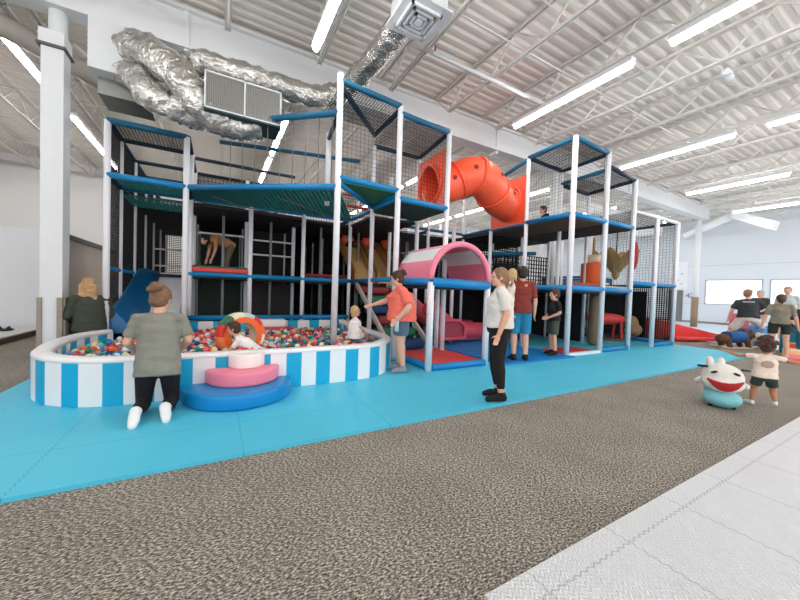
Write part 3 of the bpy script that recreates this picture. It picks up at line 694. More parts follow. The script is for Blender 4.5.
def plate(x, yc, zc, w, h):
    b = MB(); n = 32; outer = []; inner = []
    for k in range(n):
        th = 2*PI*k/n; c, s = math.cos(th), math.sin(th); q = 1/max(abs(c), abs(s))
        outer.append((c*q*w/2, s*q*h/2)); inner.append((c*.385, s*.385))
    vs = []
    for xx in (x-.03, x+.03):
        vs += [(xx, yc+a_, zc+b_) for a_, b_ in outer]+[(xx, yc+a_, zc+b_) for a_, b_ in inner]
    fs = []
    for k in range(n):
        j = (k+1) % n
        fs += [(k, j, n+j, n+k), (2*n+k, 3*n+k, 3*n+j, 2*n+j), (k, 2*n+k, 2*n+j, j), (n+k, n+j, 3*n+j, 3*n+k)]
    b.add(vs, fs); b.build('entrance_plate', tube_orange, t)
    r = MB(); r.tube([(x-.04, yc+.42*math.cos(2*PI*k/28), zc+.42*math.sin(2*PI*k/28)) for k in range(28)], .03, 8, closed=True); r.build('flange', tube_orange, t)
    r = MB()
    for a_ in (-1, 1):
        r.bar((x-.02, yc+a_*w/2, zc-h/2), (x-.02, yc+a_*w/2, zc+h/2), .03); r.bar((x-.02, yc-w/2, zc+a_*h/2), (x-.02, yc+w/2, zc+a_*h/2), .03)
    r.build('plate_edge', mat('plate_edge', (214, 120, 96), .5, .05), t)
plate(3.9, 5.8, 3.5, 1.05, 1.15); plate(6.3, 5.9, 3.52, 1.05, 1.1)

# ---- slides and stairs
t = thing('wide_slide', 'wide slide with blue sides and pale bed at the left end of the ball pit', 'slide', (0, 0, 0))
b = MB(); x0, x1 = -1.12, -.64
prof = [(7.0, .42), (7.3, .44), (7.6, .6), (9.1, 1.5), (9.5, 1.52)]
for i in range(4): b.add([(x0, prof[i][0], prof[i][1]), (x1, prof[i][0], prof[i][1]), (x1, prof[i+1][0], prof[i+1][1]), (x0, prof[i+1][0], prof[i+1][1]),
                         (x0, prof[i][0], prof[i][1]-.06), (x1, prof[i][0], prof[i][1]-.06), (x1, prof[i+1][0], prof[i+1][1]-.06), (x0, prof[i+1][0], prof[i+1][1]-.06)],
                        [(0, 1, 2, 3), (7, 6, 5, 4), (0, 4, 5, 1), (2, 6, 7, 3), (0, 3, 7, 4), (1, 5, 6, 2)])
b.build('slide_bed', steel, t)
for xo, xi, xt in ((-1.52, -1.1, -1.46), (-.5, -.66, -.54)):
    st = [(6.9, .3, .8 if xo < -1 else .55), (7.6, .5, 1.0 if xo < -1 else .8), (9.1, 1.45, 1.58), (9.5, 1.47, 1.6)]
    b = MB(); b.loft([[(xo, y, z-.2), (xi, y, z-.06), (xi, y, z+.04), (xt, y, zt_), (xo, y, zt_)] for y, z, zt_ in st], 0, True, False)
    o = b.build('side_wall', slide_blue, t, .015)
MB().box(-1.5, -.52, 6.9, 7.05, .3, .46).build('end_pad', slide_blue, t, .04)

t = thing('racing_slide', 'tan three-lane slide with orange tops inside the centre of the play structure', 'slide', (0, 0, 0))
for i in range(3):
    xl = 2.95+.62*i
    prf = [(9.2, 2.5), (8.9, 2.48), (8.5, 2.2), (7.6, 1.5)]
    b = MB()
    for k in range(3): b.add([(xl+xx, prf[k+kk][0], prf[k+kk][1]-zz) for zz in (0, .05) for kk, xx in ((0, .04), (0, .5), (1, .5), (1, .04))], [(0, 1, 2, 3), (7, 6, 5, 4), (0, 4, 5, 1), (2, 6, 7, 3), (0, 3, 7, 4), (1, 5, 6, 2)])
    b.build('lane', tan, t)
    for xx in (0, .5):
        b = MB(); vs = []
        for q in (xl+xx, xl+xx+.06): vs += [(q, y, z-.08) for y, z in prf]+[(q, y, z+.22) for y, z in prf][::-1]
        b.add(vs, [list(range(8)), list(range(8, 16))[::-1]]+[(k, (k+1) % 8, 8+(k+1) % 8, 8+k) for k in range(8)]); b.build('lane_side', tan_dark, t, .02)
    MB().ell((xl+.28, 8.95, 2.68), (.2, .12, .17)).build('lane_hood', tube_orange, t)
t = thing('padded_stairs', 'green, blue and maroon padded steps behind the woman in the coral shirt', 'stairs', (0, 0, 0))
cols = [vinyl_navy, vinyl_green, vinyl_maroon, vinyl_navy, vinyl_green, vinyl_maroon]
for i in range(6):
    y = 5.75+.33*i; z = .06+.22*i
    MB().box(3.02, 3.84, y-.02, y+.4, z, z+.2).build('step', cols[i], t, .06, 4)
for x in (2.97, 3.89):
    MB().bar((x, 5.5, .06), (x, 7.55, 1.43), .05, .1, side=(0, 0, 1)).build('stringer', mat('stringer', (200, 188, 178), .5, .05), t)
t = thing('pink_slide', 'low pink slide with rounded side rails behind the cabin with the red floor', 'slide', (0, 0, 0))
for y in (6.3, 7.0):
    b = MB(); b.tube([(4.25, y, .95), (4.7, y, .6), (5.0, y, .42), (5.4, y, .34), (6.2, y, .32)], .16, 10, ell=1.3); b.build('side_rail', vinyl_dpink, t)
b = MB(); b.box(4.9, 6.2, 6.3, 7.0, .1, .22); b.build('slide_bed', vinyl_pink, t, .03)
MB().tube([(4.3, 6.0, .62), (4.95, 6.0, .62), (5.12, 6.0, .5), (5.15, 6.0, .22), (4.9, 6.0, .2), (4.3, 6.0, .2)], .045, 8).build('hand_rail', vinyl_dpink, t)
MB().box(4.3, 5.1, 6.02, 6.06, .2, .6).build('rail_panel', mat('panel_dpink', (170, 60, 76), .5, .05), t)

# ---- hanging toys in right tower
o = thing('foam_barrel', 'orange padded barrel with pale top standing on the first level of the right tower', 'play roller', (8.98, 5.3, 1.6))
MB().tube([(0, 0, 0), (0, 0, .6)], .29, 20).build('barrel', barrel_or, o, .02); MB().tube([(0, 0, .6), (0, 0, .82)], .2, 20).build('top', beige, o); MB().tube([(0, 0, .82), (0, 0, 1.3)], .03, 12).build('pole', tan_dark, o)
o = thing('hanging_palm', 'tan leaf-shaped hanging play bag with drooping petals in the right tower', 'punching bag', (10.3, 5.4, 1.9))
for k in range(6):
    th = k*PI/3+.2; c, s = math.cos(th), math.sin(th)
    b = MB(); rr = []
    for i in range(6):
        u = i/5; w = .16*math.sin(PI*min(.98, u*.8+.1)); r = .08+.36*u; z = .15+.55*u-.0*u
        px, py = c*r, s*r
        rr.append([(px-s*w, py+c*w, z+.02), (px, py, z-.05), (px+s*w, py-c*w, z+.02), (px, py, z+.04)])
    b.loft(rr, 0, True, False); b.build('petal', leaf_tan, o)
o.scale = (1.3, 1.3, 1.1)
MB().ell((0, 0, .12), (.08, .08, .2)).build('core', leaf_tan, o); MB().tube([(0, 0, .1), (0, 0, 1.5)], .012, 6).build('hanging_rope', net_black, o)
o = thing('punching_bag', 'long rust-red hanging bag at the right end of the play structure', 'punching bag', (9.9, 4.75, 2.1)); MB().ell((0, 0, .35), (.12, .12, .42)).build('bag', bag_red, o); MB().tube([(0, 0, .7), (0, 0, 1.25)], .012, 6).build('hanging_rope', net_black, o)
o = MB().tube([(8.55, 4.95, .05), (8.55, 4.95, .1), (8.55, 4.95, .7), (8.55, 4.95, 1.25), (8.55, 4.95, 1.36)], [.1, .15, .13, .14, .08], 16).build('punching_bag', mat('bag_tan', (134, 116, 88), .7, .12, 18)); tag(o, 'tan column-shaped hanging bag low in the right tower', 'punching bag')
o = MB().tube([(7.4, 6.2, .05), (7.4, 6.2, 1.35)], .14, 14).build('punching_bag', mat('bag_grey', (74, 72, 66), .7, .12, 18)); tag(o, 'dark grey cylinder bag standing deeper inside the right tower', 'punching bag')
# red ride toy behind the right bay
o = thing('ride_on_toy', 'red and brown rocking toy seen through the netted right end of the structure', 'ride-on toy', (10.1, 5.5, .03), -.5)
b = MB(); b.ell((0, 0, .62), (.62, .22, .17)); b.ell((-.3, 0, .8), (.18, .2, .2)); fuse(b, 'body', vinyl_red, o, .03, 3)
b = MB(); b.ell((.75, 0, .5), (.2, .2, .25)); b.ell((.85, 0, .32), (.22, .2, .2)); fuse(b, 'head', mat('toy_tan', (160, 124, 88), .7, .1), o, .03, 3)
for s in (-1, 1):
    MB().tube([(-.7, s*.2, .16), (-.3, s*.2, .03), (.3, s*.2, .03), (.8, s*.2, .18)], .035, 8).build('rocker', mat('toy_brown', (110, 60, 40), .6, .1), o)
    MB().bar((-.3, s*.2, .05), (-.3, s*.15, .55), .07).build('support', bag_red, o); MB().bar((.35, s*.2, .05), (.35, s*.15, .55), .07).build('support', bag_red, o)

# ------------------------------------------------------------------ ball pit
BP = thing('ball_pit', 'low padded ball pit wall striped in turquoise and white', 'ball pit', (0, 0, 0))
ctrl = [(-1.6, 6.85), (-1.78, 6.4), (-1.84, 5.8), (-1.8, 5.3), (-1.72, 4.9), (-1.62, 4.66), (-1.48, 4.46), (-1.3, 4.31), (-1.1, 4.21), (-.9, 4.17), (-.7, 4.15), (1.6, 4.13), (1.85, 4.16), (2.07, 4.25), (2.26, 4.4), (2.42, 4.58), (2.53, 4.78), (2.6, 5.02), (2.64, 5.4), (2.68, 6.2), (2.72, 7.5)]
pth = []
for i in range(len(ctrl)-1):
    a, b_ = V(ctrl[i]), V(ctrl[i+1]); n = max(1, int((b_-a).length/.03))
    for k in range(n): pth.append(a.lerp(b_, k/n))
pth.append(V(ctrl[-1]))
# smooth
for _ in range(6): pth = [pth[0]]+[(pth[i-1]+pth[i]*2+pth[i+1])/4 for i in range(1, len(pth)-1)]+[pth[-1]]
nor = []
for i in range(len(pth)):
    d = (pth[min(i+1, len(pth)-1)]-pth[max(i-1, 0)]).normalized(); nor.append(V((-d.y, d.x)))   # inward (left of travel)
TH, HT = .17, .5
arc = [0]
for i in range(1, len(pth)): arc.append(arc[-1]+(pth[i]-pth[i-1]).length)
i0 = min(range(len(pth)), key=lambda i: (pth[i]-V((0, 4.14))).length)
# stripe boundaries measured along the wall from x = 0
Bd = [-.97, -.78, -.67, -.54, -.45, -.2, 0, .14, .31, .57, .77, .95, 1.13, 1.31, 1.5, 1.7, 1.88, 2.1, 2.3, 2.5, 2.7]
while Bd[0] > -6: Bd.insert(0, Bd[0]-.185)
while Bd[-1] < 8: Bd.append(Bd[-1]+.19)
ref = Bd.index(-.97)
def col(s):
    k = 0
    while k < len(Bd)-1 and Bd[k+1] <= s: k += 1
    return 1 if (k-ref) % 2 == 0 else 0      # 1 = blue
b = MB(); hz = [.0, .05, HT-.05]
def P3(i, off, z): p = pth[i]+nor[i]*off; return (p.x, p.y, z)
for i in range(len(pth)-1):
    s = (arc[i]+arc[i+1])/2-arc[i0]; c = col(s)
    for (o0, z0), (o1, z1) in (((.012, .0), (0, .04)), ((0, .04), (0, HT-.045))):
        b.add([P3(i, o0, z0), P3(i+1, o0, z0), P3(i+1, o1, z1), P3(i, o1, z1)], [(0, 1, 2, 3)], c)
    b.add([P3(i, TH, .0), P3(i+1, TH, 0), P3(i+1, TH, HT-.06), P3(i, TH, HT-.06)], [(3, 2, 1, 0)], c)
b.build('striped_wall', [pit_white, pit_blue], BP)
b = MB(); rings = []
for i in range(len(pth)):
    rings.append([P3(i, 0, HT-.045), P3(i, .004, HT-.02), P3(i, .025, HT), P3(i, TH-.025, HT), P3(i, TH-.004, HT-.02), P3(i, TH, HT-.06)])
b.loft(rings, 0, True, True); b.build('top_rim', pit_white, BP)
# back wall (striped) under the blue bar
b = MB(); x = -1.5; c = 1
while x < 2.68:
    x2 = min(2.7, x+(.22 if c else .26)); b.box(x, x2, 7.55, 7.68, .03, .53, c); x = x2; c = 1-c
b.build('back_wall', [pit_white, pit_blue], BP)
MB().box(.55, 1.45, 7.2, 7.55, .03, .41).build('pit_step', vinyl_dpink, BP, .04); MB().box(.75, 1.3, 7.3, 7.55, .41, .58).build('pit_step', pit_white, BP, .04)
inner = [(p+n_*TH) for p, n_ in zip(pth, nor)][::4]
poly = [(p.x, p.y) for p in inner]+[(2.6, 7.55), (-1.5, 7.55)]
MB().prism(poly, .031, .2, 0).build('pit_floor', mat('pit_floor', (60, 120, 150), .6, .1), BP)
# balls
def inside(x, y):
    c = False; j = len(poly)-1
    for i in range(len(poly)):
        xi, yi = poly[i]; xj, yj = poly[j]
        if (yi > y) != (yj > y) and x < (xj-xi)*(y-yi)/(yj-yi)+xi: c = not c
        j = i
    return c
bcols = [('red', (226, 52, 48)), ('green', (24, 128, 96)), ('blue', (40, 140, 200)), ('white', (246, 240, 232)), ('pink', (240, 130, 140)), ('navy', (34, 66, 120)), ('orange', (240, 120, 60)), ('pale yellow', (240, 222, 170)), ('light teal', (96, 190, 180))]
wts = [4, 3.4, 2.2, 3.6, 3, 2, 2, 2, 2.2]
bm_ = [mat('ball_'+n_.replace(' ', '_'), c, .3, .03) for n_, c in bcols]
RB = .038; spots = []
rnd = random.Random(11)
y = 4.3; row = 0
while y < 7.52:
    x = -1.8+(row % 2)*.038
    while x < 2.62:
        xx = x+rnd.uniform(-.012, .012); yy = y+rnd.uniform(-.012, .012)
        ok = inside(xx, yy) and all(inside(xx+q*RB, yy+w*RB) for q, w in ((1, 0), (-1, 0), (0, 1), (0, -1)))
        if ok and (V((xx, yy))-V((1.66, 5.14))).length > .095:
            hh = .365-.06*max(0, min(1, (-.6-xx)/.7))+.035*mnoise.noise(V((xx*1.6, yy*1.6, 3)))+rnd.uniform(-.02, .022)
            hh -= .05*max(0, min(1, (yy-6)/1.3))
            spots.append((xx, yy, hh))
        x += .079
    y += .069; row += 1
# loose second layer on top here and there
for (xx, yy, hh) in list(spots):
    if rnd.random() < .16: spots.append((xx+.035, yy+.03, hh+.052))
for _ in range(500):
    xx, yy = rnd.uniform(-1.7, 2.6), rnd.uniform(4.3, 7.5)
    if inside(xx, yy) and inside(xx-RB, yy-RB) and inside(xx+RB, yy+RB): spots.append((xx, yy, .33))
near = sorted(spots, key=lambda p: (p[0]**2+p[1]**2)-40*(p[2]-.38))
ind, rest = near[:295], near[295:]
sph = {}
def small_ball(mb, c, mi):
    o = len(mb.v)
    mb.ell(c, RB, 10, 7, mi)
for k, (n_, c) in enumerate(bcols):
    q = MB(); q.ell((0, 0, 0), RB, 14, 10); sph[k] = q.mesh('ball', bm_[k])
firsts = {}
for p in ind:
    k = rnd.choices(range(len(bcols)), wts)[0]
    if k not in firsts: o = bpy.data.objects.new('pit_ball', sph[k]); firsts[k] = o
    else: o = firsts[k].copy()
    C.objects.link(o); o.location = p
    n_ = bcols[k][0]
    tag(o, 'small %s plastic ball among the nearest in the striped ball pit' % n_, 'ball', '%s balls in the ball pit' % n_)
q = MB()
for p in rest: small_ball(q, p, rnd.choices(range(len(bcols)), wts)[0])
o = q.build('pit_balls', bm_); tag(o, 'mass of mixed coloured plastic balls filling the rest of the ball pit', 'balls', kind='stuff')

# foam steps in front
def dstep(name, cx, yb, hw, dp, z0, z1, m, lab):
    n = 28; poly = [(cx+hw*math.cos(PI+PI*k/n), yb+dp*math.sin(PI+PI*k/n)) for k in range(n+1)]
    o = MB().prism(poly, z0, z1, 0, sm=False).build(name, m, None, .035, 4); return tag(o, lab, 'foam step')
dstep('foam_step', .24, 4.13, .56, .62, .03, .19, vinyl_royal, 'blue half-round foam step, widest and lowest against the pit wall')
dstep('foam_step', .28, 4.13, .38, .38, .19, .345, vinyl_pink, 'pink half-round foam step in the middle of the stack')
dstep('foam_step', .31, 4.13, .19, .2, .345, .5, mat('vinyl_cream', (250, 238, 234), .4, .03), 'white half-round foam step, topmost of the stack')
# ring
t = thing('foam_ring', 'orange foam ring with coloured patches standing up in the ball pit', 'foam ring', (.3, 5.1, .57), .35)
t.scale = (.82, .82, .82)
R_, r_ = .27, .1
pcs = [(255, 120, 60), (224, 58, 50), (190, 220, 220), (240, 232, 200), (60, 120, 80), (224, 58, 50), (255, 140, 90), (244, 240, 230), (60, 120, 80), (240, 232, 200), (224, 58, 50), (250, 244, 236)]
ringm = [mat('ring_%d%d%d' % c, c, .5, .04) for c in pcs]
def ring_part(name, f0, f1, mats, th0=-PI, th1=PI, seg=48):
    b = MB(); prof = [(-.36, -.13), (-.385, -.09), (-.385, .09), (-.36, .13), (-.22, .13), (-.2, .1), (-.2, -.1), (-.22, -.13)]
    prof = [(abs(a_), b_) for a_, b_ in prof]; prof = prof[f0:f1]
    n = len(prof); vs = []
    for k in range(seg+1):
        th = th0+(th1-th0)*k/seg
        for rr, yy in prof: vs.append((rr*math.cos(th), yy, rr*math.sin(th)))
    for k in range(seg):
        for j in range(n-1): b.add([vs[k*n+j], vs[k*n+j+1], vs[(k+1)*n+j+1], vs[(k+1)*n+j]], [(0, 1, 2, 3)], 0, True)
    return b.build(name, mats, t)
ring_part('ring_side', 2, 5, tube_orange if False else mat('ring_orange', (250, 110, 54), .45, .04)); ring_part('ring_inner', 4, 8, mat('ring_cream', (232, 214, 180), .6, .05))
b = MB(); ring_part('ring_side', 6, 8, mat('ring_orange', (250, 110, 54)))
b = MB()
for (a0, a1) in ((0, 0),):
    n = 48
    for k in range(n): pass
for k in range(12):
    ring_part('patch', 0, 3, ringm[k], 2*PI*k/12, 2*PI*(k+1)/12, 4)
    b = MB()
    for q in range(4):
        t0, t1 = 2*PI*(k+q/4)/12, 2*PI*(k+(q+1)/4)/12
        b.add([(a_*math.cos(u_), -.13, a_*math.sin(u_)) for a_, u_ in ((.36, t0), (.36, t1), (.31, t1), (.31, t0))], [(0, 1, 2, 3)])
    b.build('patch', ringm[k], t)
b = MB(); seg = 48
for k in range(seg):
    t0, t1 = 2*PI*k/seg, 2*PI*(k+1)/seg
    b.add([(.315*math.cos(t0), -.131, .315*math.sin(t0)), (.315*math.cos(t1), -.131, .315*math.sin(t1)), (.22*math.cos(t1), -.13, .22*math.sin(t1)), (.22*math.cos(t0), -.13, .22*math.sin(t0))], [(0, 1, 2, 3)])
b.build('ring_face', mat('ring_orange', (250, 110, 54)), t)

# ------------------------------------------------------------------ people
BASE = dict(pel=(0, 0, .93), waist=(0, 0, 1.03), chest=(.0, 0, 1.22), neck=(-.01, 0, 1.365), head=(.015, 0, 1.5),
            shL=(-.01, .165, 1.32), shR=(-.01, -.165, 1.32), elL=(-.03, .22, 1.05), elR=(-.03, -.22, 1.05), wrL=(.03, .235, .82), wrR=(.03, -.235, .82),
            hiL=(0, .085, .88), hiR=(0, -.085, .88), knL=(.02, .095, .48), knR=(.02, -.095, .48), anL=(-.02, .1, .085), anR=(-.02, -.1, .085))
def seg(mb, a, b, ra, rb, n=12, ends=True):
    a, b = V(a), V(b); mb.tube([a, a.lerp(b, .5), b], [ra, (ra+rb)/2, rb], n)
    if ends: mb.ell(a, ra, 12, 8); mb.ell(b, rb, 12, 8)
def rings(mb, st, side, n=20):
    """st: list of (centre, r_side, r_front)"""
    R = []
    for i, (c, rs, rf) in enumerate(st):
        t = (V(st[min(i+1, len(st)-1)][0])-V(st[max(i-1, 0)][0])).normalized()
        s = (V(side)-t*V(side).dot(t)).normalized(); f = t.cross(s)
        R.append([V(c)+s*(rs*math.cos(2*PI*k/n))+f*(rf*math.sin(2*PI*k/n)) for k in range(n)])
    mb.loft(R, 0, True, True)
def hand(mb, el, wr, k=1.0, curl=.5, side=1):
    d = (V(wr)-V(el)).normalized(); _, a, b = frame(d, (1, 0, 0) if abs(d.x) < .8 else (0, 0, 1))
    # a = direction of the thumb side, b = palm width normal
    w = V(wr); palm = w+d*.045*k
    M3 = Matrix((d, a, b)).transposed()
    mb.ell(palm, (.048*k, .036*k, .017*k), 10, 8, rot=M3)
    for i, (off, L_) in enumerate(((.026, .062), (.009, .07), (-.009, .064), (-.026, .05))):
        p0 = w+d*.075*k+a*off*k; p1 = p0+(d*(.6)+b*(-.25*curl*side))*L_*k; p2 = p1+(d*(.35-.2*curl)+b*(-.6*curl*side))*L_*k
        seg(mb, p0, p1, .0088*k, .0082*k, 8); seg(mb, p1, p2, .0082*k, .007*k, 8)
    t0 = w+d*.025*k+a*.025*k; t1 = t0+(d*.5+a*.7)*.04*k; t2 = t1+(d*.8+a*.2-b*.3*side)*.035*k
    seg(mb, t0, t1, .011*k, .009*k, 8); seg(mb, t1, t2, .009*k, .0075*k, 8)
def person(label, loc, rz, J=None, s=1.0, fat=1.0, hk=1.0, hyaw=0, hpitch=0, sk=None, shirt=None, sleeve=.55, hem=-.08, loose=1.0,
           legs=None, leglen=1.0, legloose=1.0, shoes=None, socks=None, hair=None, hstyle='short', vox=.011, cat='person', group=None, skirt=0, kidbody=False, feetup=(0, 0)):
    j = dict(BASE); j.update(J or {}); j = {k: V(v) for k, v in j.items()}
    root = thing('person', label, cat, loc, rz, group); root.scale = (s, s, s)
    sk = sk or skin; F = fat
    up = V((0, 0, 1)); side = (j['shL']-j['shR']).normalized()
    hipside = (j['hiL']-j['hiR']).normalized()
    hd = V((math.cos(hyaw)*math.cos(hpitch), math.sin(hyaw)*math.cos(hpitch), math.sin(hpitch)))
    hs = V((-math.sin(hyaw), math.cos(hyaw), 0)); hu = hd.cross(hs)
    if hu.z < 0: hu = -hu
    HM = Matrix((hd, hs, hu)).transposed()
    hc = j['head']
    def hp(x, y, z): return hc+HM @ (V((x, y, z))*hk)
    b = MB()
    # head
    b.ell(hp(-.008, 0, .02), (.094*hk, .076*hk, .092*hk), 20, 14, rot=HM)
    b.ell(hp(.02, 0, -.035), (.068*hk, .058*hk, .075*hk), 18, 12, rot=HM)
    b.ell(hp(.062, 0, -.088), (.02*hk, .024*hk, .018*hk), 10, 8, rot=HM)
    b.ell(hp(.09, 0, -.018), (.02*hk, .012*hk, .017*hk), 10, 8, rot=HM)
    b.ell(hp(.084, 0, .004), (.012*hk, .009*hk, .024*hk), 10, 8, rot=HM)
    for q in (-1, 1):
        b.ell(hp(-.008, q*.078, -.008), (.017*hk, .01*hk, .028*hk), 10, 8, rot=HM)
        b.ell(hp(.055, q*.032, -.03), (.026*hk, .022*hk, .024*hk), 10, 8, rot=HM)
    nb = j['neck']; seg(b, nb+V((0, 0, -.04)), hp(-.02, 0, -.05), .056, .05)
    # torso
    pw = .5*(j['hiL']+j['hiR'])
    rings(b, [(pw+V((0, 0, -.03)), .13*F, .1*F), (j['pel'], .155*F, .115*F), (j['waist'], .13*F, .098*F), (j['chest'], .15*F, .108*F), (j['chest'].lerp(nb, .55), .13, .085), (nb+V((0, 0, -.02)), .06, .055)], side)
    for L_, sg in (('L', 1), ('R', -1)):
        sh, el, wr = j['sh'+L_], j['el'+L_], j['wr'+L_]; hi, kn, an = j['hi'+L_], j['kn'+L_], j['an'+L_]
        seg(b, sh, el, .046*F**.5, .037*F**.5); seg(b, el, el.lerp(wr, .3), .038*F**.5, .04*F**.5); seg(b, el.lerp(wr, .3), wr, .038*F**.5, .026)
        hand(b, el, wr, 1.0 if not kidbody else 1.1, .6, sg)
        b.ell(sh, .048, 12, 8)
        g = (kn-hi); seg(b, hi, kn, .088*F**.7, .056*F**.5)
        cf = (an-kn); mid = kn+cf*.3; seg(b, kn, mid, .054*F**.5, .056*F**.5); seg(b, mid, an, .055*F**.5, .036)
        # foot
        fd = j.get('toe'+L_)
        if fd is None: fd = an+V((.16, sg*.02, -.055))
        heel = an+(an-kn).normalized()*.03-(fd-an).normalized()*.02
        seg(b, an, heel, .036, .034); seg(b, heel, an.lerp(fd, .6), .034, .033); seg(b, an.lerp(fd, .55), fd, .034, .024)
        ft = (an, heel, fd); j['_f'+L_] = ft
    body = fuse(b, 'body', sk, root, vox, 3)
    # face
    for q in (-1, 1):
        MB().ell(hp(.084, q*.03, .004), (.008*hk, .013*hk, .008*hk), 10, 6, rot=HM).build('eye', eye_d, root)
    MB().ell(hp(.085, 0, -.055), (.009*hk, .024*hk, .007*hk), 10, 6, rot=HM).build('mouth', lips, root)
    if hair is not None:
        h = MB(); h.ell(hp(-.022, 0, .03), (.1*hk, .089*hk, .1*hk), 20, 14, rot=HM); h.ell(hp(-.045, 0, -.02), (.073*hk, .08*hk, .08*hk), 18, 12, rot=HM)
        if hstyle == 'short': h.ell(hp(.04, 0, .085), (.055*hk, .07*hk, .03*hk), 14, 8, rot=HM)
        if hstyle == 'curly':
            rr = random.Random(5)
            for _ in range(46):
                u_ = rr.uniform(-1, 1); a_ = rr.uniform(0, 2*PI); q = math.sqrt(1-u_*u_); x_, y_, z_ = q*math.cos(a_), q*math.sin(a_), u_
                if z_ < -.45 or (x_ > .55 and z_ < .35): continue
                h.ell(hp(-.02+.1*x_, .095*y_, .035+.1*z_), .027*hk, 8, 6)
        if hstyle == 'bun': h.ell(hp(-.125, 0, .085), (.05, .055, .05), 12, 8, rot=HM); h.ell(hp(-.05, 0, .1), (.06, .06, .03), 12, 8, rot=HM); h.ell(hp(-.15, .03, .05), (.03, .035, .03), 10, 8); h.ell(hp(-.14, -.035, .07), (.03, .03, .03), 10, 8)
        if hstyle == 'tied': h.ell(hp(-.1, 0, -.01), (.045, .055, .06), 12, 8, rot=HM); seg(h, hp(-.1, 0, -.03), hp(-.105, 0, -.13), .035, .014)
        if hstyle == 'long':
            for y_ in (-.06, -.03, 0, .03, .06): seg(h, hp(-.07, y_, .0), hp(-.09, y_*1.25, -.2), .045, .03)
        if hstyle == 'kidlong':
            for y_ in (-.05, 0, .05): seg(h, hp(-.06, y_, .0), hp(-.075, y_*1.2, -.11), .045, .022)
        fuse(h, 'hair', hair, root, max(.008, vox*.8), 2)
    if shirt is not None:
        b = MB(); L_ = loose; c0 = j['pel']+V((0, 0, 0)); d0 = (j['waist']-j['pel']).normalized()
        hb = c0+d0*hem
        rings(b, [(hb, .178*F*L_, .138*F*L_), (c0+d0*max(hem+.04, 0), .175*F*L_, .136*F*L_), (j['waist'], .158*F*L_, .125*F*L_), (j['chest'], .163*F*(.5+.5*L_), .126*F*(.5+.5*L_)), (j['chest'].lerp(nb, .55), .15, .1), (j['chest'].lerp(nb, .8), .12, .085), (nb+V((0, 0, -.015)), .07, .066)], side)
        for K_ in 'LR':
            sh, el, wr = j['sh'+K_], j['el'+K_], j['wr'+K_]
            b.ell(sh+V((0, 0, -.003)), .06*F**.5, 12, 8); seg(b, sh+V((0, 0, -.004)), nb+V((0, 0, -.035)), .058*F**.5, .055)
            e = sh.lerp(el, min(1, sleeve*1.0)); seg(b, sh, e, .056*F**.5, .051*F**.5*(1 if sleeve > .9 else 1.06), ends=False)
            if sleeve > 1: b.ell(el, .05*F**.5); seg(b, el, el.lerp(wr, sleeve-1), .049*F**.5, .036, ends=False)
        # soft folds
        b2 = b
        o = fuse(b2, 'shirt', shirt, root, vox*.9, 3)
        me = o.data; cs = [v_.co.copy() for v_ in me.vertices]; ns = [v_.normal.copy() for v_ in me.vertices]; flat = []
        for c_, n_ in zip(cs, ns):
            nn = mnoise.noise(c_*9)*.012+mnoise.noise(V((c_.x*6, c_.y*6, c_.z*22)))*.007
            flat += list(c_+n_*nn)
        me.vertices.foreach_set('co', flat); me.update()
    if legs is not None:
        b = MB(); G = legloose
        rings(b, [(pw+V((0, 0, -.06)), .145*F, .11*F), (pw, .165*F, .125*F), (j['pel'].lerp(j['waist'], .4), .158*F, .12*F)], hipside)
        for K_ in 'LR':
            hi, kn, an = j['hi'+K_], j['kn'+K_], j['an'+K_]
            if leglen <= .5:
                e = hi.lerp(kn, leglen*2); r1 = (.098+(.062-.098)*leglen*2)*F**.7
                seg(b, hi, e, .1*F**.7, max(r1, .075)*G, ends=False); b.ell(hi, .1*F**.7)
            else:
                seg(b, hi, kn, .1*F**.7, .064*F**.5*G); m_ = kn.lerp(an, .3); seg(b, kn, m_, .063*F**.5*G, .064*F**.5*G); e = kn.lerp(an, (leglen-.5)*2)
                seg(b, m_, e, .063*F**.5*G, .045*G, ends=False)
        fuse(b, 'trousers' if leglen > .5 else 'shorts', legs, root, vox, 2)
    for K_ in 'LR':
        an, heel, toe = j['_f'+K_]; kn = j['kn'+K_]
        if socks is not None: b = MB(); seg(b, an.lerp(kn, .22), an, .044, .044, ends=False); fuse(b, 'sock', socks, root, .008, 1)
        if shoes is not None:
            b = MB(); seg(b, an.lerp(kn, .06), heel, .045, .043); seg(b, heel, an.lerp(toe, .6), .043, .043); seg(b, an.lerp(toe, .55), toe, .044, .034); fuse(b, 'shoe', shoes, root, .009, 2)
    return root

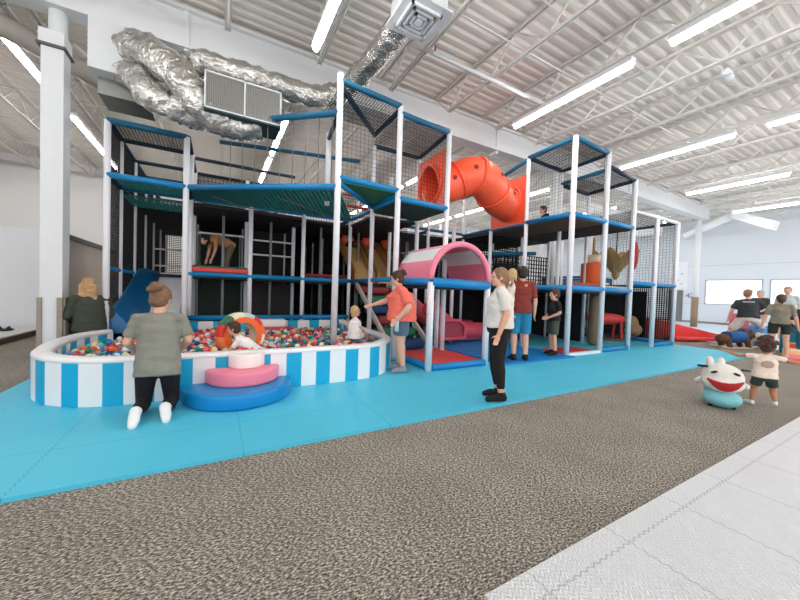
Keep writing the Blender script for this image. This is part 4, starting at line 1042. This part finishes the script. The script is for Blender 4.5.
def fabric(name, rgb, **k): return mat(name, rgb, .85, .1, 12, .25, 60, **k)
def hairm(name, rgb): return mat(name, rgb, .6, .6, 22, .6, 70)
h_blond = hairm('hair_blond', (186, 148, 104)); h_brown = hairm('hair_brown', (78, 54, 42)); h_dark = hairm('hair_dark', (44, 34, 32)); h_lblond = hairm('hair_light', (214, 178, 128)); h_grey = hairm('hair_grey', (176, 172, 170)); h_dkbl = hairm('hair_dark_blond', (142, 108, 78))
f_black = fabric('cloth_black', (30, 29, 32)); f_legg = fabric('leggings_black', (26, 22, 24)); f_grey = fabric('cloth_greygreen', (138, 136, 124)); f_coral = fabric('cloth_coral', (250, 118, 100)); f_denim = fabric('denim', (96, 116, 134))
f_white = fabric('cloth_white', (232, 224, 216)); f_maroon = fabric('cloth_maroon', (134, 52, 46)); f_teal = fabric('cloth_blue', (40, 130, 170)); f_olive = fabric('cloth_olive', (70, 76, 62)); f_dkgreen = fabric('cloth_dark_green', (48, 62, 52)); f_cream = fabric('cloth_cream', (240, 222, 206)); f_char = fabric('cloth_charcoal', (52, 58, 62)); s_white = fabric('shoe_white', (240, 238, 236)); s_black = fabric('shoe_black', (28, 28, 30)); f_navy = fabric('cloth_navy', (34, 48, 84)); f_lgrey = fabric('cloth_light_grey', (176, 184, 186)); f_offw = fabric('cloth_offwhite', (226, 220, 212))

# kneeling woman at the pit wall
person('woman kneeling at the striped pit wall in grey-green tee, black leggings and white shoes', (-.47, 3.76, .03), math.radians(93),
    dict(pel=(0, 0, .5), waist=(.02, 0, .6), chest=(.05, 0, .79), neck=(.07, 0, .95), head=(.11, -.01, 1.07), shL=(.06, .17, .89), shR=(.06, -.17, .89),
         elL=(.04, .235, .68), elR=(.04, -.235, .68), wrL=(.27, .2, .56), wrR=(.25, -.17, .56), hiL=(0, .085, .46), hiR=(0, -.085, .46),
         knL=(.13, .12, .07), knR=(.15, -.1, .07), anL=(-.2, .14, .1), anR=(-.18, -.07, .1), toeL=(-.3, .15, .02), toeR=(-.27, -.08, .02)),
    s=1.0, fat=.95, hyaw=-.45, hpitch=-.35, shirt=f_grey, sleeve=.8, hem=-.14, loose=1.1, legs=f_legg, leglen=.93, shoes=s_white, hair=hairm('hair_mixed', (128, 94, 68)), hstyle='bun')
# woman seated behind, left
person('woman in dark green jacket with long blond hair sitting beside the thick white column', (-1.72, 6.78, -.04), math.radians(115),
    dict(pel=(0, 0, .56), waist=(.0, 0, .66), chest=(.02, 0, .87), neck=(.03, 0, 1.02), head=(.06, 0, 1.15), shL=(.01, .17, .96), shR=(.01, -.17, .96),
         elL=(.03, .24, .72), elR=(.03, -.25, .72), wrL=(.22, .16, .6), wrR=(.2, -.2, .58), hiL=(0, .09, .53), hiR=(0, -.09, .53), knL=(.4, .12, .5), knR=(.4, -.12, .5), anL=(.42, .12, .1), anR=(.42, -.12, .1)),
    s=1.06, fat=1.05, hyaw=-.35, shirt=fabric('jacket_green', (62, 70, 58)), sleeve=1.9, hem=-.06, loose=1.08, legs=f_black, leglen=.93, shoes=s_black, hair=h_blond, hstyle='long')
# coral shirt woman
person('woman in coral T-shirt and denim shorts reaching to the child in the ball pit', (2.47, 4.35, .03), math.radians(152),
    dict(chest=(.03, 0, 1.22), neck=(.05, 0, 1.37), head=(.1, 0, 1.49), shL=(.0, .22, 1.3), shR=(.04, -.2, 1.3), elL=(-.1, .33, 1.06), wrL=(.08, .34, .86), elR=(.27, -.22, 1.12), wrR=(.49, -.14, 1.05),
         knL=(.01, .1, .48), anL=(-.04, .1, .08), knR=(.03, -.08, .48), anR=(.02, -.09, .08)),
    s=.95, fat=1.6, hyaw=.05, hpitch=-.25, shirt=f_coral, sleeve=.85, hem=-.1, loose=1.08, legs=f_denim, leglen=.36, legloose=1.15, shoes=fabric('shoe_grey', (150, 150, 154)), hair=h_brown, hstyle='bun')
t = thing('drink_bottle', 'clear plastic water bottle held by the woman in the coral T-shirt', 'bottle', (2.26, 4.12, .78))
MB().tube([(0, 0, -.1), (0, 0, .04), (0, 0, .07), (0, 0, .1)], [.033, .033, .02, .014], 14).build('bottle_body', mat('bottle_clear', (206, 216, 222), .15, .02), t); MB().tube([(0, 0, .1), (0, 0, .12)], .016, 12).build('cap', white_paint, t)
# white shirt woman
person('woman in cream T-shirt and black leggings standing on the aqua mat edge', (2.88, 2.76, .03), math.radians(138),
    dict(head=(.03, 0, 1.49), shL=(0, .17, 1.31), shR=(0, -.17, 1.31), elL=(-.06, .22, 1.06), wrL=(.02, .24, .82), elR=(.0, -.22, 1.05), wrR=(.04, -.22, .82),
         knL=(.0, .1, .48), anL=(-.05, .11, .08), knR=(.03, -.08, .48), anR=(-.02, -.09, .08)),
    s=.955, fat=1.25, hyaw=.3, shirt=f_offw, sleeve=.85, hem=-.04, loose=1.03, legs=f_legg, leglen=.9, shoes=mat('sock_black', (24, 22, 24), .8), hair=h_dkbl, hstyle='tied')
# black socks of the standing woman are built as slippers over the feet
# man with child on the shoulder
person('man seen from behind in maroon T-shirt and blue shorts carrying a blond child', (4.92, 4.2, .03), math.radians(58),
    dict(elL=(.1, .27, 1.1), wrL=(.2, .12, 1.22)), s=1.09, fat=.98, hyaw=0, shirt=f_maroon, sleeve=.85, hem=-.1, loose=1.05, legs=f_teal, leglen=.5, legloose=1.2, shoes=s_black, hair=h_dark, hstyle='short')
person('blond toddler held on the shoulder of the man in the maroon T-shirt', (4.72, 4.3, .98), math.radians(-70),
    dict(pel=(0, 0, .3), waist=(0, 0, .42), chest=(.02, 0, .6), neck=(.03, 0, .74), head=(.04, 0, .9), shL=(0, .13, .68), shR=(0, -.13, .68), elL=(.12, .2, .6), elR=(.12, -.22, .62), wrL=(.25, .15, .62), wrR=(.2, -.38, .66), hiL=(0, .08, .28), hiR=(0, -.08, .28), knL=(.12, .2, .12), knR=(.12, -.2, .12), anL=(.1, .22, -.1), anR=(.1, -.22, -.1)),
    s=.72, hk=1.3, hyaw=2.2, shirt=f_cream, legs=f_denim, leglen=.8, shoes=None, hair=h_lblond, hstyle='kidlong', kidbody=True)
# boy
person('boy in black T-shirt, dark shorts and black shoes standing at the right tower', (6.02, 4.3, .06), math.radians(150),
    dict(head=(.02, 0, 1.53), elL=(-.05, .2, 1.07), wrL=(.16, .12, .96), elR=(-.02, -.2, 1.07), wrR=(.17, -.08, .96)), s=.81, fat=1.02, hk=1.22, hyaw=.05, hpitch=-.05, shirt=f_black, sleeve=.8, hem=-.06, loose=1.05, legs=fabric('cloth_grey_green', (74, 82, 74)), leglen=.44, legloose=1.25, shoes=s_black, hair=h_brown, hstyle='short')
# toddler foreground right, back view
t = person('toddler with curly brown hair seen from behind, arms spread, in pale T-shirt and green shorts', (5.82, 1.28, 0), math.radians(25),
    dict(pel=(0, 0, .75), waist=(0, 0, .9), chest=(.0, 0, 1.14), neck=(.02, 0, 1.3), head=(.04, 0, 1.52), shL=(0, .2, 1.24), shR=(0, -.2, 1.24), elL=(.08, .47, 1.2), wrL=(.12, .72, 1.3), elR=(.04, -.48, 1.17), wrR=(.03, -.78, 1.12),
         hiL=(0, .11, .7), hiR=(0, -.11, .7), knL=(.06, .17, .4), knR=(.1, -.17, .4), anL=(.0, .2, .085), anR=(.08, -.22, .12), toeL=(.15, .3, .05), toeR=(.22, -.25, .06)),
    s=.49, fat=1.2, hk=1.72, hyaw=.1, sk=skin_tan, shirt=f_cream, sleeve=.5, hem=-.02, loose=1.12, legs=f_dkgreen, leglen=.3, legloose=1.25, shoes=s_white, hair=hairm('hair_curly', (78, 48, 42)), hstyle='curly', kidbody=True)
b = MB(); b.ell((-.185, 0, 1.08), (.014, .11, .09), 16, 10); b.build('shirt_print', mat('print_taupe', (178, 158, 142), .8, .35, 30), t)
# children in the pit
person('girl in white T-shirt standing in the ball pit beside the coral-shirted woman', (1.95, 4.95, .12), math.radians(-5),
    dict(shL=(0, .13, 1.28), shR=(0, -.13, 1.28), elR=(.06, -.2, 1.08), wrR=(.18, -.15, 1.0), elL=(-.12, .2, 1.1), wrL=(-.22, .26, 1.18), head=(.01, 0, 1.55)), s=.51, fat=1.35, hk=1.45, hyaw=-.1, shirt=fabric('cloth_pure_white', (246, 242, 240)), sleeve=.8, hem=-.22, loose=1.2, legs=f_denim, leglen=.8, hair=h_lblond, hstyle='kidlong', kidbody=True, vox=.013)
person('small brown-haired boy in white T-shirt crawling in the balls in front of the foam ring', (.28, 4.78, .17), math.radians(170),
    dict(pel=(-.35, 0, .35), waist=(-.27, 0, .42), chest=(-.05, 0, .62), neck=(.08, 0, .76), head=(.16, 0, .94), shL=(.02, .15, .7), shR=(.02, -.15, .7), elL=(.15, .2, .5), elR=(.15, -.2, .5), wrL=(.3, .18, .4), wrR=(.3, -.18, .4), hiL=(-.36, .1, .32), hiR=(-.36, -.1, .32), knL=(-.2, .12, .1), knR=(-.2, -.12, .1), anL=(-.55, .12, .1), anR=(-.55, -.12, .1), toeL=(-.7, .12, .08), toeR=(-.7, -.12, .08)),
    s=.56, fat=1.2, hk=1.35, hyaw=.0, hpitch=-.1, shirt=fabric('cloth_pure_white', (246, 242, 240)), sleeve=.9, hem=-.05, loose=1.1, legs=f_navy, leglen=.5, hair=h_brown, hstyle='short', kidbody=True, vox=.013)
# people inside the structure
person('person in tan top bending over inside the first level of the left tower', (.15, 8.9, 1.46), math.radians(200),
    dict(pel=(-.1, 0, .8), waist=(.0, 0, .86), chest=(.2, 0, .92), neck=(.34, 0, .9), head=(.46, 0, .86), shL=(.26, .16, .9), shR=(.26, -.16, .9), elL=(.3, .2, .64), elR=(.3, -.2, .64), wrL=(.36, .16, .42), wrR=(.36, -.16, .42), hiL=(-.1, .09, .76), hiR=(-.1, -.09, .76), knL=(.0, .1, .42), knR=(-.05, -.1, .42)),
    s=.95, shirt=fabric('cloth_tan', (196, 140, 96)), sleeve=.8, legs=fabric('cloth_khaki', (120, 106, 88)), leglen=.93, shoes=s_black, hair=h_dark, vox=.016)
person('person in dark clothes standing in the shade behind the far ball pit wall', (1.15, 9.1, .03), math.radians(170), dict(elL=(.2, .22, 1.12), wrL=(.4, .15, 1.2)), s=.9, shirt=fabric('cloth_plum', (60, 36, 42)), sleeve=.8, legs=f_legg, leglen=.93, shoes=s_black, hair=h_dark, vox=.018)
person('child with dark hair crouching on the upper level of the right tower', (7.45, 5.6, 2.97), math.radians(160),
    dict(pel=(0, 0, .2), waist=(.04, 0, .3), chest=(.12, 0, .46), neck=(.18, 0, .58), head=(.24, 0, .72), shL=(.14, .14, .53), shR=(.14, -.14, .53), elL=(.26, .16, .35), elR=(.26, -.16, .35), wrL=(.42, .12, .25), wrR=(.42, -.12, .25), hiL=(0, .09, .18), hiR=(0, -.09, .18), knL=(.3, .15, .32), knR=(.3, -.15, .32), anL=(.1, .13, .07), anR=(.1, -.13, .07)),
    s=.7, hk=1.25, shirt=f_black, sleeve=.8, legs=f_black, leglen=.9, hair=h_brown, vox=.015)
person('small child at the top of the tan racing slide', (3.25, 8.9, 2.5), math.radians(-90),
    dict(pel=(0, 0, .12), waist=(0, 0, .24), chest=(.0, 0, .42), neck=(.0, 0, .56), head=(.02, 0, .72), shL=(0, .14, .5), shR=(0, -.14, .5), elL=(.12, .18, .32), elR=(.12, -.18, .32), wrL=(.3, .12, .3), wrR=(.3, -.12, .3), hiL=(0, .09, .1), hiR=(0, -.09, .1), knL=(.3, .1, .16), knR=(.3, -.1, .16), anL=(.55, .1, .05), anR=(.55, -.1, .05)),
    s=.55, hk=1.4, shirt=fabric('cloth_rust', (150, 72, 48)), legs=f_navy, leglen=.9, hair=h_dark, vox=.016)
# distant people at right
t = person('man in charcoal T-shirt and white shorts lunging beside the brown plush animal', (13.6, 3.4, .03), math.radians(20),
    dict(pel=(0, 0, .72), waist=(.02, 0, .82), chest=(.06, 0, 1.03), neck=(.1, 0, 1.2), head=(.16, 0, 1.34), shL=(.06, .2, 1.12), shR=(.08, -.2, 1.12), elL=(.02, .3, .88), wrL=(.08, .36, .64), elR=(.2, -.34, .98), wrR=(.1, -.5, .82), hiL=(0, .1, .68), hiR=(0, -.1, .68), knL=(.05, .3, .35), knR=(.3, -.3, .5), anL=(-.25, .45, .1), anR=(.3, -.32, .1), toeL=(-.3, .5, .03)),
    s=1.12, fat=1.2, hyaw=-.6, shirt=f_char, sleeve=.8, hem=-.03, loose=1.05, legs=fabric('cloth_bone', (226, 216, 206)), leglen=.45, legloose=1.35, shoes=s_white, hair=h_dkbl, vox=.016)
MB().box(-.09, -.075, -.1, .12, 1.11, 1.14).build('shirt_print', mat('print_light', (176, 186, 190), .8), t)
person('grey-haired person in dark T-shirt facing the lunging man', (15.2, 3.55, .03), math.radians(170), dict(elL=(.1, .24, 1.06), wrL=(.3, .2, .98)), s=1.02, fat=1.1, shirt=fabric('cloth_dark', (58, 56, 56)), sleeve=.8, legs=f_lgrey, leglen=.5, shoes=s_white, hair=h_grey, vox=.018)
person('person seen from behind in mottled camouflage T-shirt and dark green shorts', (10.8, 2.2, .03), math.radians(22),
    dict(elL=(-.02, .25, 1.05), elR=(-.02, -.25, 1.05), wrL=(.02, .3, .82), wrR=(.02, -.3, .82), hiL=(0, .1, .88), hiR=(0, -.1, .88), knL=(.02, .12, .48), knR=(.02, -.12, .48), anL=(0, .12, .08), anR=(-.02, -.14, .08)),
    s=.89, fat=.98, shirt=mat('camouflage', (136, 128, 112), .9, .45, 9), sleeve=.8, hem=-.04, loose=1.04, legs=fabric('cloth_forest', (34, 50, 44)), leglen=.3, legloose=1.15, shoes=s_white, hair=h_brown, hstyle='tied', vox=.014)
person('person in light grey T-shirt standing before the second window', (15.6, 3.05, .03), math.radians(190), {}, s=1.1, shirt=f_lgrey, sleeve=.8, legs=f_black, leglen=.5, shoes=s_white, hair=h_blond, vox=.02)
person('person in navy T-shirt cut by the right edge of the photo', (12.2, 2.1, .03), math.radians(200), dict(pel=(0, 0, .62), waist=(.02, 0, .72), chest=(.06, 0, .92), neck=(.08, 0, 1.06), head=(.12, 0, 1.2), shL=(.05, .17, 1.0), shR=(.05, -.17, 1.0), elL=(.1, .2, .78), elR=(.1, -.2, .78), wrL=(.3, .15, .7), wrR=(.3, -.15, .7), hiL=(0, .1, .6), hiR=(0, -.1, .6), knL=(.42, .12, .55), knR=(.42, -.12, .55), anL=(.42, .12, .08), anR=(.42, -.12, .08)),
    s=1.05, fat=1.1, shirt=f_navy, sleeve=.9, legs=fabric('cloth_teal_dark', (26, 100, 120)), leglen=.9, shoes=s_white, hair=h_brown, vox=.02)

# ------------------------------------------------------------------ toys at right
t = thing('ride_on_plush', 'white big-headed plush ride-on with wide red mouth and pale blue body', 'ride-on toy', (5.32, 1.52, 0), math.radians(206))
t.scale = (.86, .74, .9)
pw_ = mat('plush_white', (236, 230, 222), .85, .05, 20, .3, 120); pb = mat('plush_aqua', (136, 204, 214), .8, .06, 20, .3, 120)
b = MB(); b.ell((.02, 0, .4), (.2, .26, .175), 24, 16); b.ell((.1, 0, .33), (.16, .25, .12), 24, 16); fuse(b, 'head', pw_, t, .012, 4)
b = MB()
for i in range(17):
    th = -1+2*i/16; y = th*.2; zt_ = .345+.03*th*th; zb = .345-.085*(1-th*th)+.03*th*th
    for q in range(4):
        z = zt_+(zb-zt_)*q/3; x = .1+.165*math.sqrt(max(0.02, 1-(y/.27)**2-((z-.33)/.17)**2))
        b.ell((x-.012, y, z), (.022, .018, .018), 8, 6)
fuse(b, 'mouth', mat('mouth_red', (176, 30, 36), .6, .05), t, .009, 2)
for s_ in (-1, 1):
    MB().ell((.185, s_*.13, .475), (.022, .045, .016), 12, 8, rot=Matrix.Rotation(s_*-.3, 3, 'X')).build('brow', dark_item, t)
    MB().bar((.12, s_*.2, .53), (.02, s_*.3, .515), .028).build('handle', dark_item, t)
    b = MB(); seg(b, (-.02, s_*.06-.07, .5), (-.05, s_*.07-.08, .6), .06, .05); fuse(b, 'ear', pw_, t, .012, 2)
    b = MB(); seg(b, (-.1, s_*.2, .33), (-.02, s_*.3, .3), .05, .035); fuse(b, 'arm', pw_, t, .012, 2)
b = MB(); b.ell((.06, 0, .125), (.19, .24, .12), 22, 14); fuse(b, 'front_cushion', pb, t, .012, 3)
b = MB(); b.ell((-.24, 0, .17), (.17, .17, .13), 20, 12); fuse(b, 'rear_body', pb, t, .012, 3)
for x_, y_ in ((.1, .2), (.1, -.2), (-.28, .13), (-.28, -.13)): MB().tube([(x_*.8, y_*.7-.02, .03), (x_*.8, y_*.7+.02, .03)], .028, 14).build('wheel', dark_item, t)
def plush(label, loc, rz, fur, vest, s):
    t = thing('plush_ride', label, 'ride-on toy', loc, rz); t.scale = (s, s, s)
    b = MB(); b.ell((0, 0, .36), (.42, .18, .16)); b.ell((.5, 0, .44), (.17, .16, .15)); b.ell((.64, 0, .4), (.08, .08, .07)); b.ell((-.42, 0, .3), (.16, .17, .16))
    for x_ in (-.35, .3):
        for y_ in (-.13, .13): seg(b, (x_, y_, .3), (x_+.08, y_, .08), .08, .07)
    for y_ in (-.1, .1): b.ell((.47, y_, .58), (.04, .05, .06))
    fuse(b, 'fur_body', fur, t, .02, 3)
    b = MB(); b.tube([(-.28, 0, .36), (0, 0, .365), (.32, 0, .37)], [.19, .2, .185], 20, ell=.95); b.build('vest', vest, t)
    for y_ in (-.16, .16): MB().tube([(-.6, y_, .08), (-.4, y_, .03), (.4, y_, .03), (.65, y_, .1)], .03, 8).build('runner', beige, t)
    for y_ in (-.05, .05): MB().ell((.62, y_, .48), .014, 8, 6).build('eye', eye_d, t)
    return t
plush('brown plush ride-on with blue vest lying in front of the lunging man', (12.4, 3.35, .0), math.radians(-25), mat('fur_brown', (104, 72, 54), .9, .2, 30, .6, 60), mat('vest_blue', (34, 92, 150), .7, .08), .85)
plush('cream and brown plush ride-on with blue saddle just behind the blue-vested one', (13.6, 3.35, .03), math.radians(60), mat('fur_cream', (206, 196, 178), .9, .3, 5, .6, 60), mat('vest_teal', (60, 110, 160), .7, .3, 8), .85)
# soft play wedges
def wedge(label, loc, rz, L_, W_, H0, H1, m, name='foam_wedge'):
    o = MB().add([(0, 0, 0), (L_, 0, 0), (L_, W_, 0), (0, W_, 0), (0, 0, H0), (L_, 0, H1), (L_, W_, H1), (0, W_, H0)], [(3, 2, 1, 0), (4, 5, 6, 7), (0, 1, 5, 4), (1, 2, 6, 5), (2, 3, 7, 6), (3, 0, 4, 7)]).build(name, m, None, .03)
    o.location = loc; o.rotation_euler = (0, 0, rz); tag(o, label, 'foam block'); return o
vr2 = mat('vinyl_bright_red', (236, 70, 68), .35, .04)
wedge('tall red foam wedge sloping down beside the right end of the play structure', (12.3, 5.1, .03), -.4, 2.6, 1.0, .62, .1, vr2)
wedge('low flat red foam wedge in front of the tall one', (12.3, 4.6, .03), -.4, 2.2, .45, .12, .06, vr2)
wedge('blue foam wedge lying on the pale mat left of the lunging man', (13.2, 5.2, .03), .2, 1.5, .5, .15, .05, vinyl_royal)
wedge('pink foam slab leaning up behind the lunging man', (14.2, 3.5, .03), .3, .3, .45, .9, .9, vinyl_pink)
wedge('bright blue foam wedge left of the camouflage shirt', (13.4, 2.8, .03), .4, .8, .4, .1, .55, mat('vinyl_sky', (50, 140, 210), .4, .1, 4))
wedge('teal foam block at the right edge behind the orange block', (12.9, 1.7, .03), .2, .6, .9, .5, .5, mat('vinyl_teal', (20, 120, 150), .4, .05), 'foam_block')
wedge('orange foam block at the right edge of the photo', (12.0, 1.45, .03), .2, .5, .9, .3, .3, mat('vinyl_orange', (244, 116, 66), .4, .05), 'foam_block')
wedge('pale yellow foam step at the right edge below the orange block', (11.45, 1.3, .03), .2, .55, .95, .2, .2, mat('vinyl_yellow', (250, 220, 170), .4, .05), 'foam_block')
wedge('coral pink foam step at the right edge nearest the viewer', (10.85, 1.15, .03), .2, .6, .95, .1, .1, mat('vinyl_coral', (238, 120, 118), .4, .05), 'foam_block')

# ------------------------------------------------------------------ camera, light, colour
def setup_camera():
    yaw, pitch, roll = math.radians(29.19), math.radians(-1.44), math.radians(1.889)
    f = V((math.sin(yaw)*math.cos(pitch), math.cos(yaw)*math.cos(pitch), math.sin(pitch)))
    r = V((math.cos(yaw), -math.sin(yaw), 0)); u = r.cross(f)
    r2 = r*math.cos(roll)+u*math.sin(roll); u2 = -r*math.sin(roll)+u*math.cos(roll)
    cd = bpy.data.cameras.new('camera'); cam = bpy.data.objects.new('camera', cd); C.objects.link(cam)
    cd.sensor_width = 36; cd.lens = 327.6/800*36; cd.clip_start = .05; cd.clip_end = 200
    m = Matrix((r2, u2, -f)).transposed().to_4x4(); m.translation = V((0, 0, 1.25)); cam.matrix_world = m
    bpy.context.scene.camera = cam
setup_camera()
w = bpy.data.worlds.new('world'); bpy.context.scene.world = w; w.use_nodes = True
bg = w.node_tree.nodes['Background']; bg.inputs[0].default_value = (.98, .98, 1, 1); bg.inputs[1].default_value = 1.3
sc = bpy.context.scene
sc.view_settings.view_transform = 'Standard'; sc.view_settings.look = 'None'; sc.view_settings.exposure = .8; sc.view_settings.gamma = 1
sc.view_settings.use_curve_mapping = False
sc.cycles.max_bounces = 8; sc.cycles.diffuse_bounces = 5; sc.cycles.glossy_bounces = 3; sc.cycles.transparent_max_bounces = 8; sc.cycles.sample_clamp_indirect = 6; sc.cycles.use_denoising = True
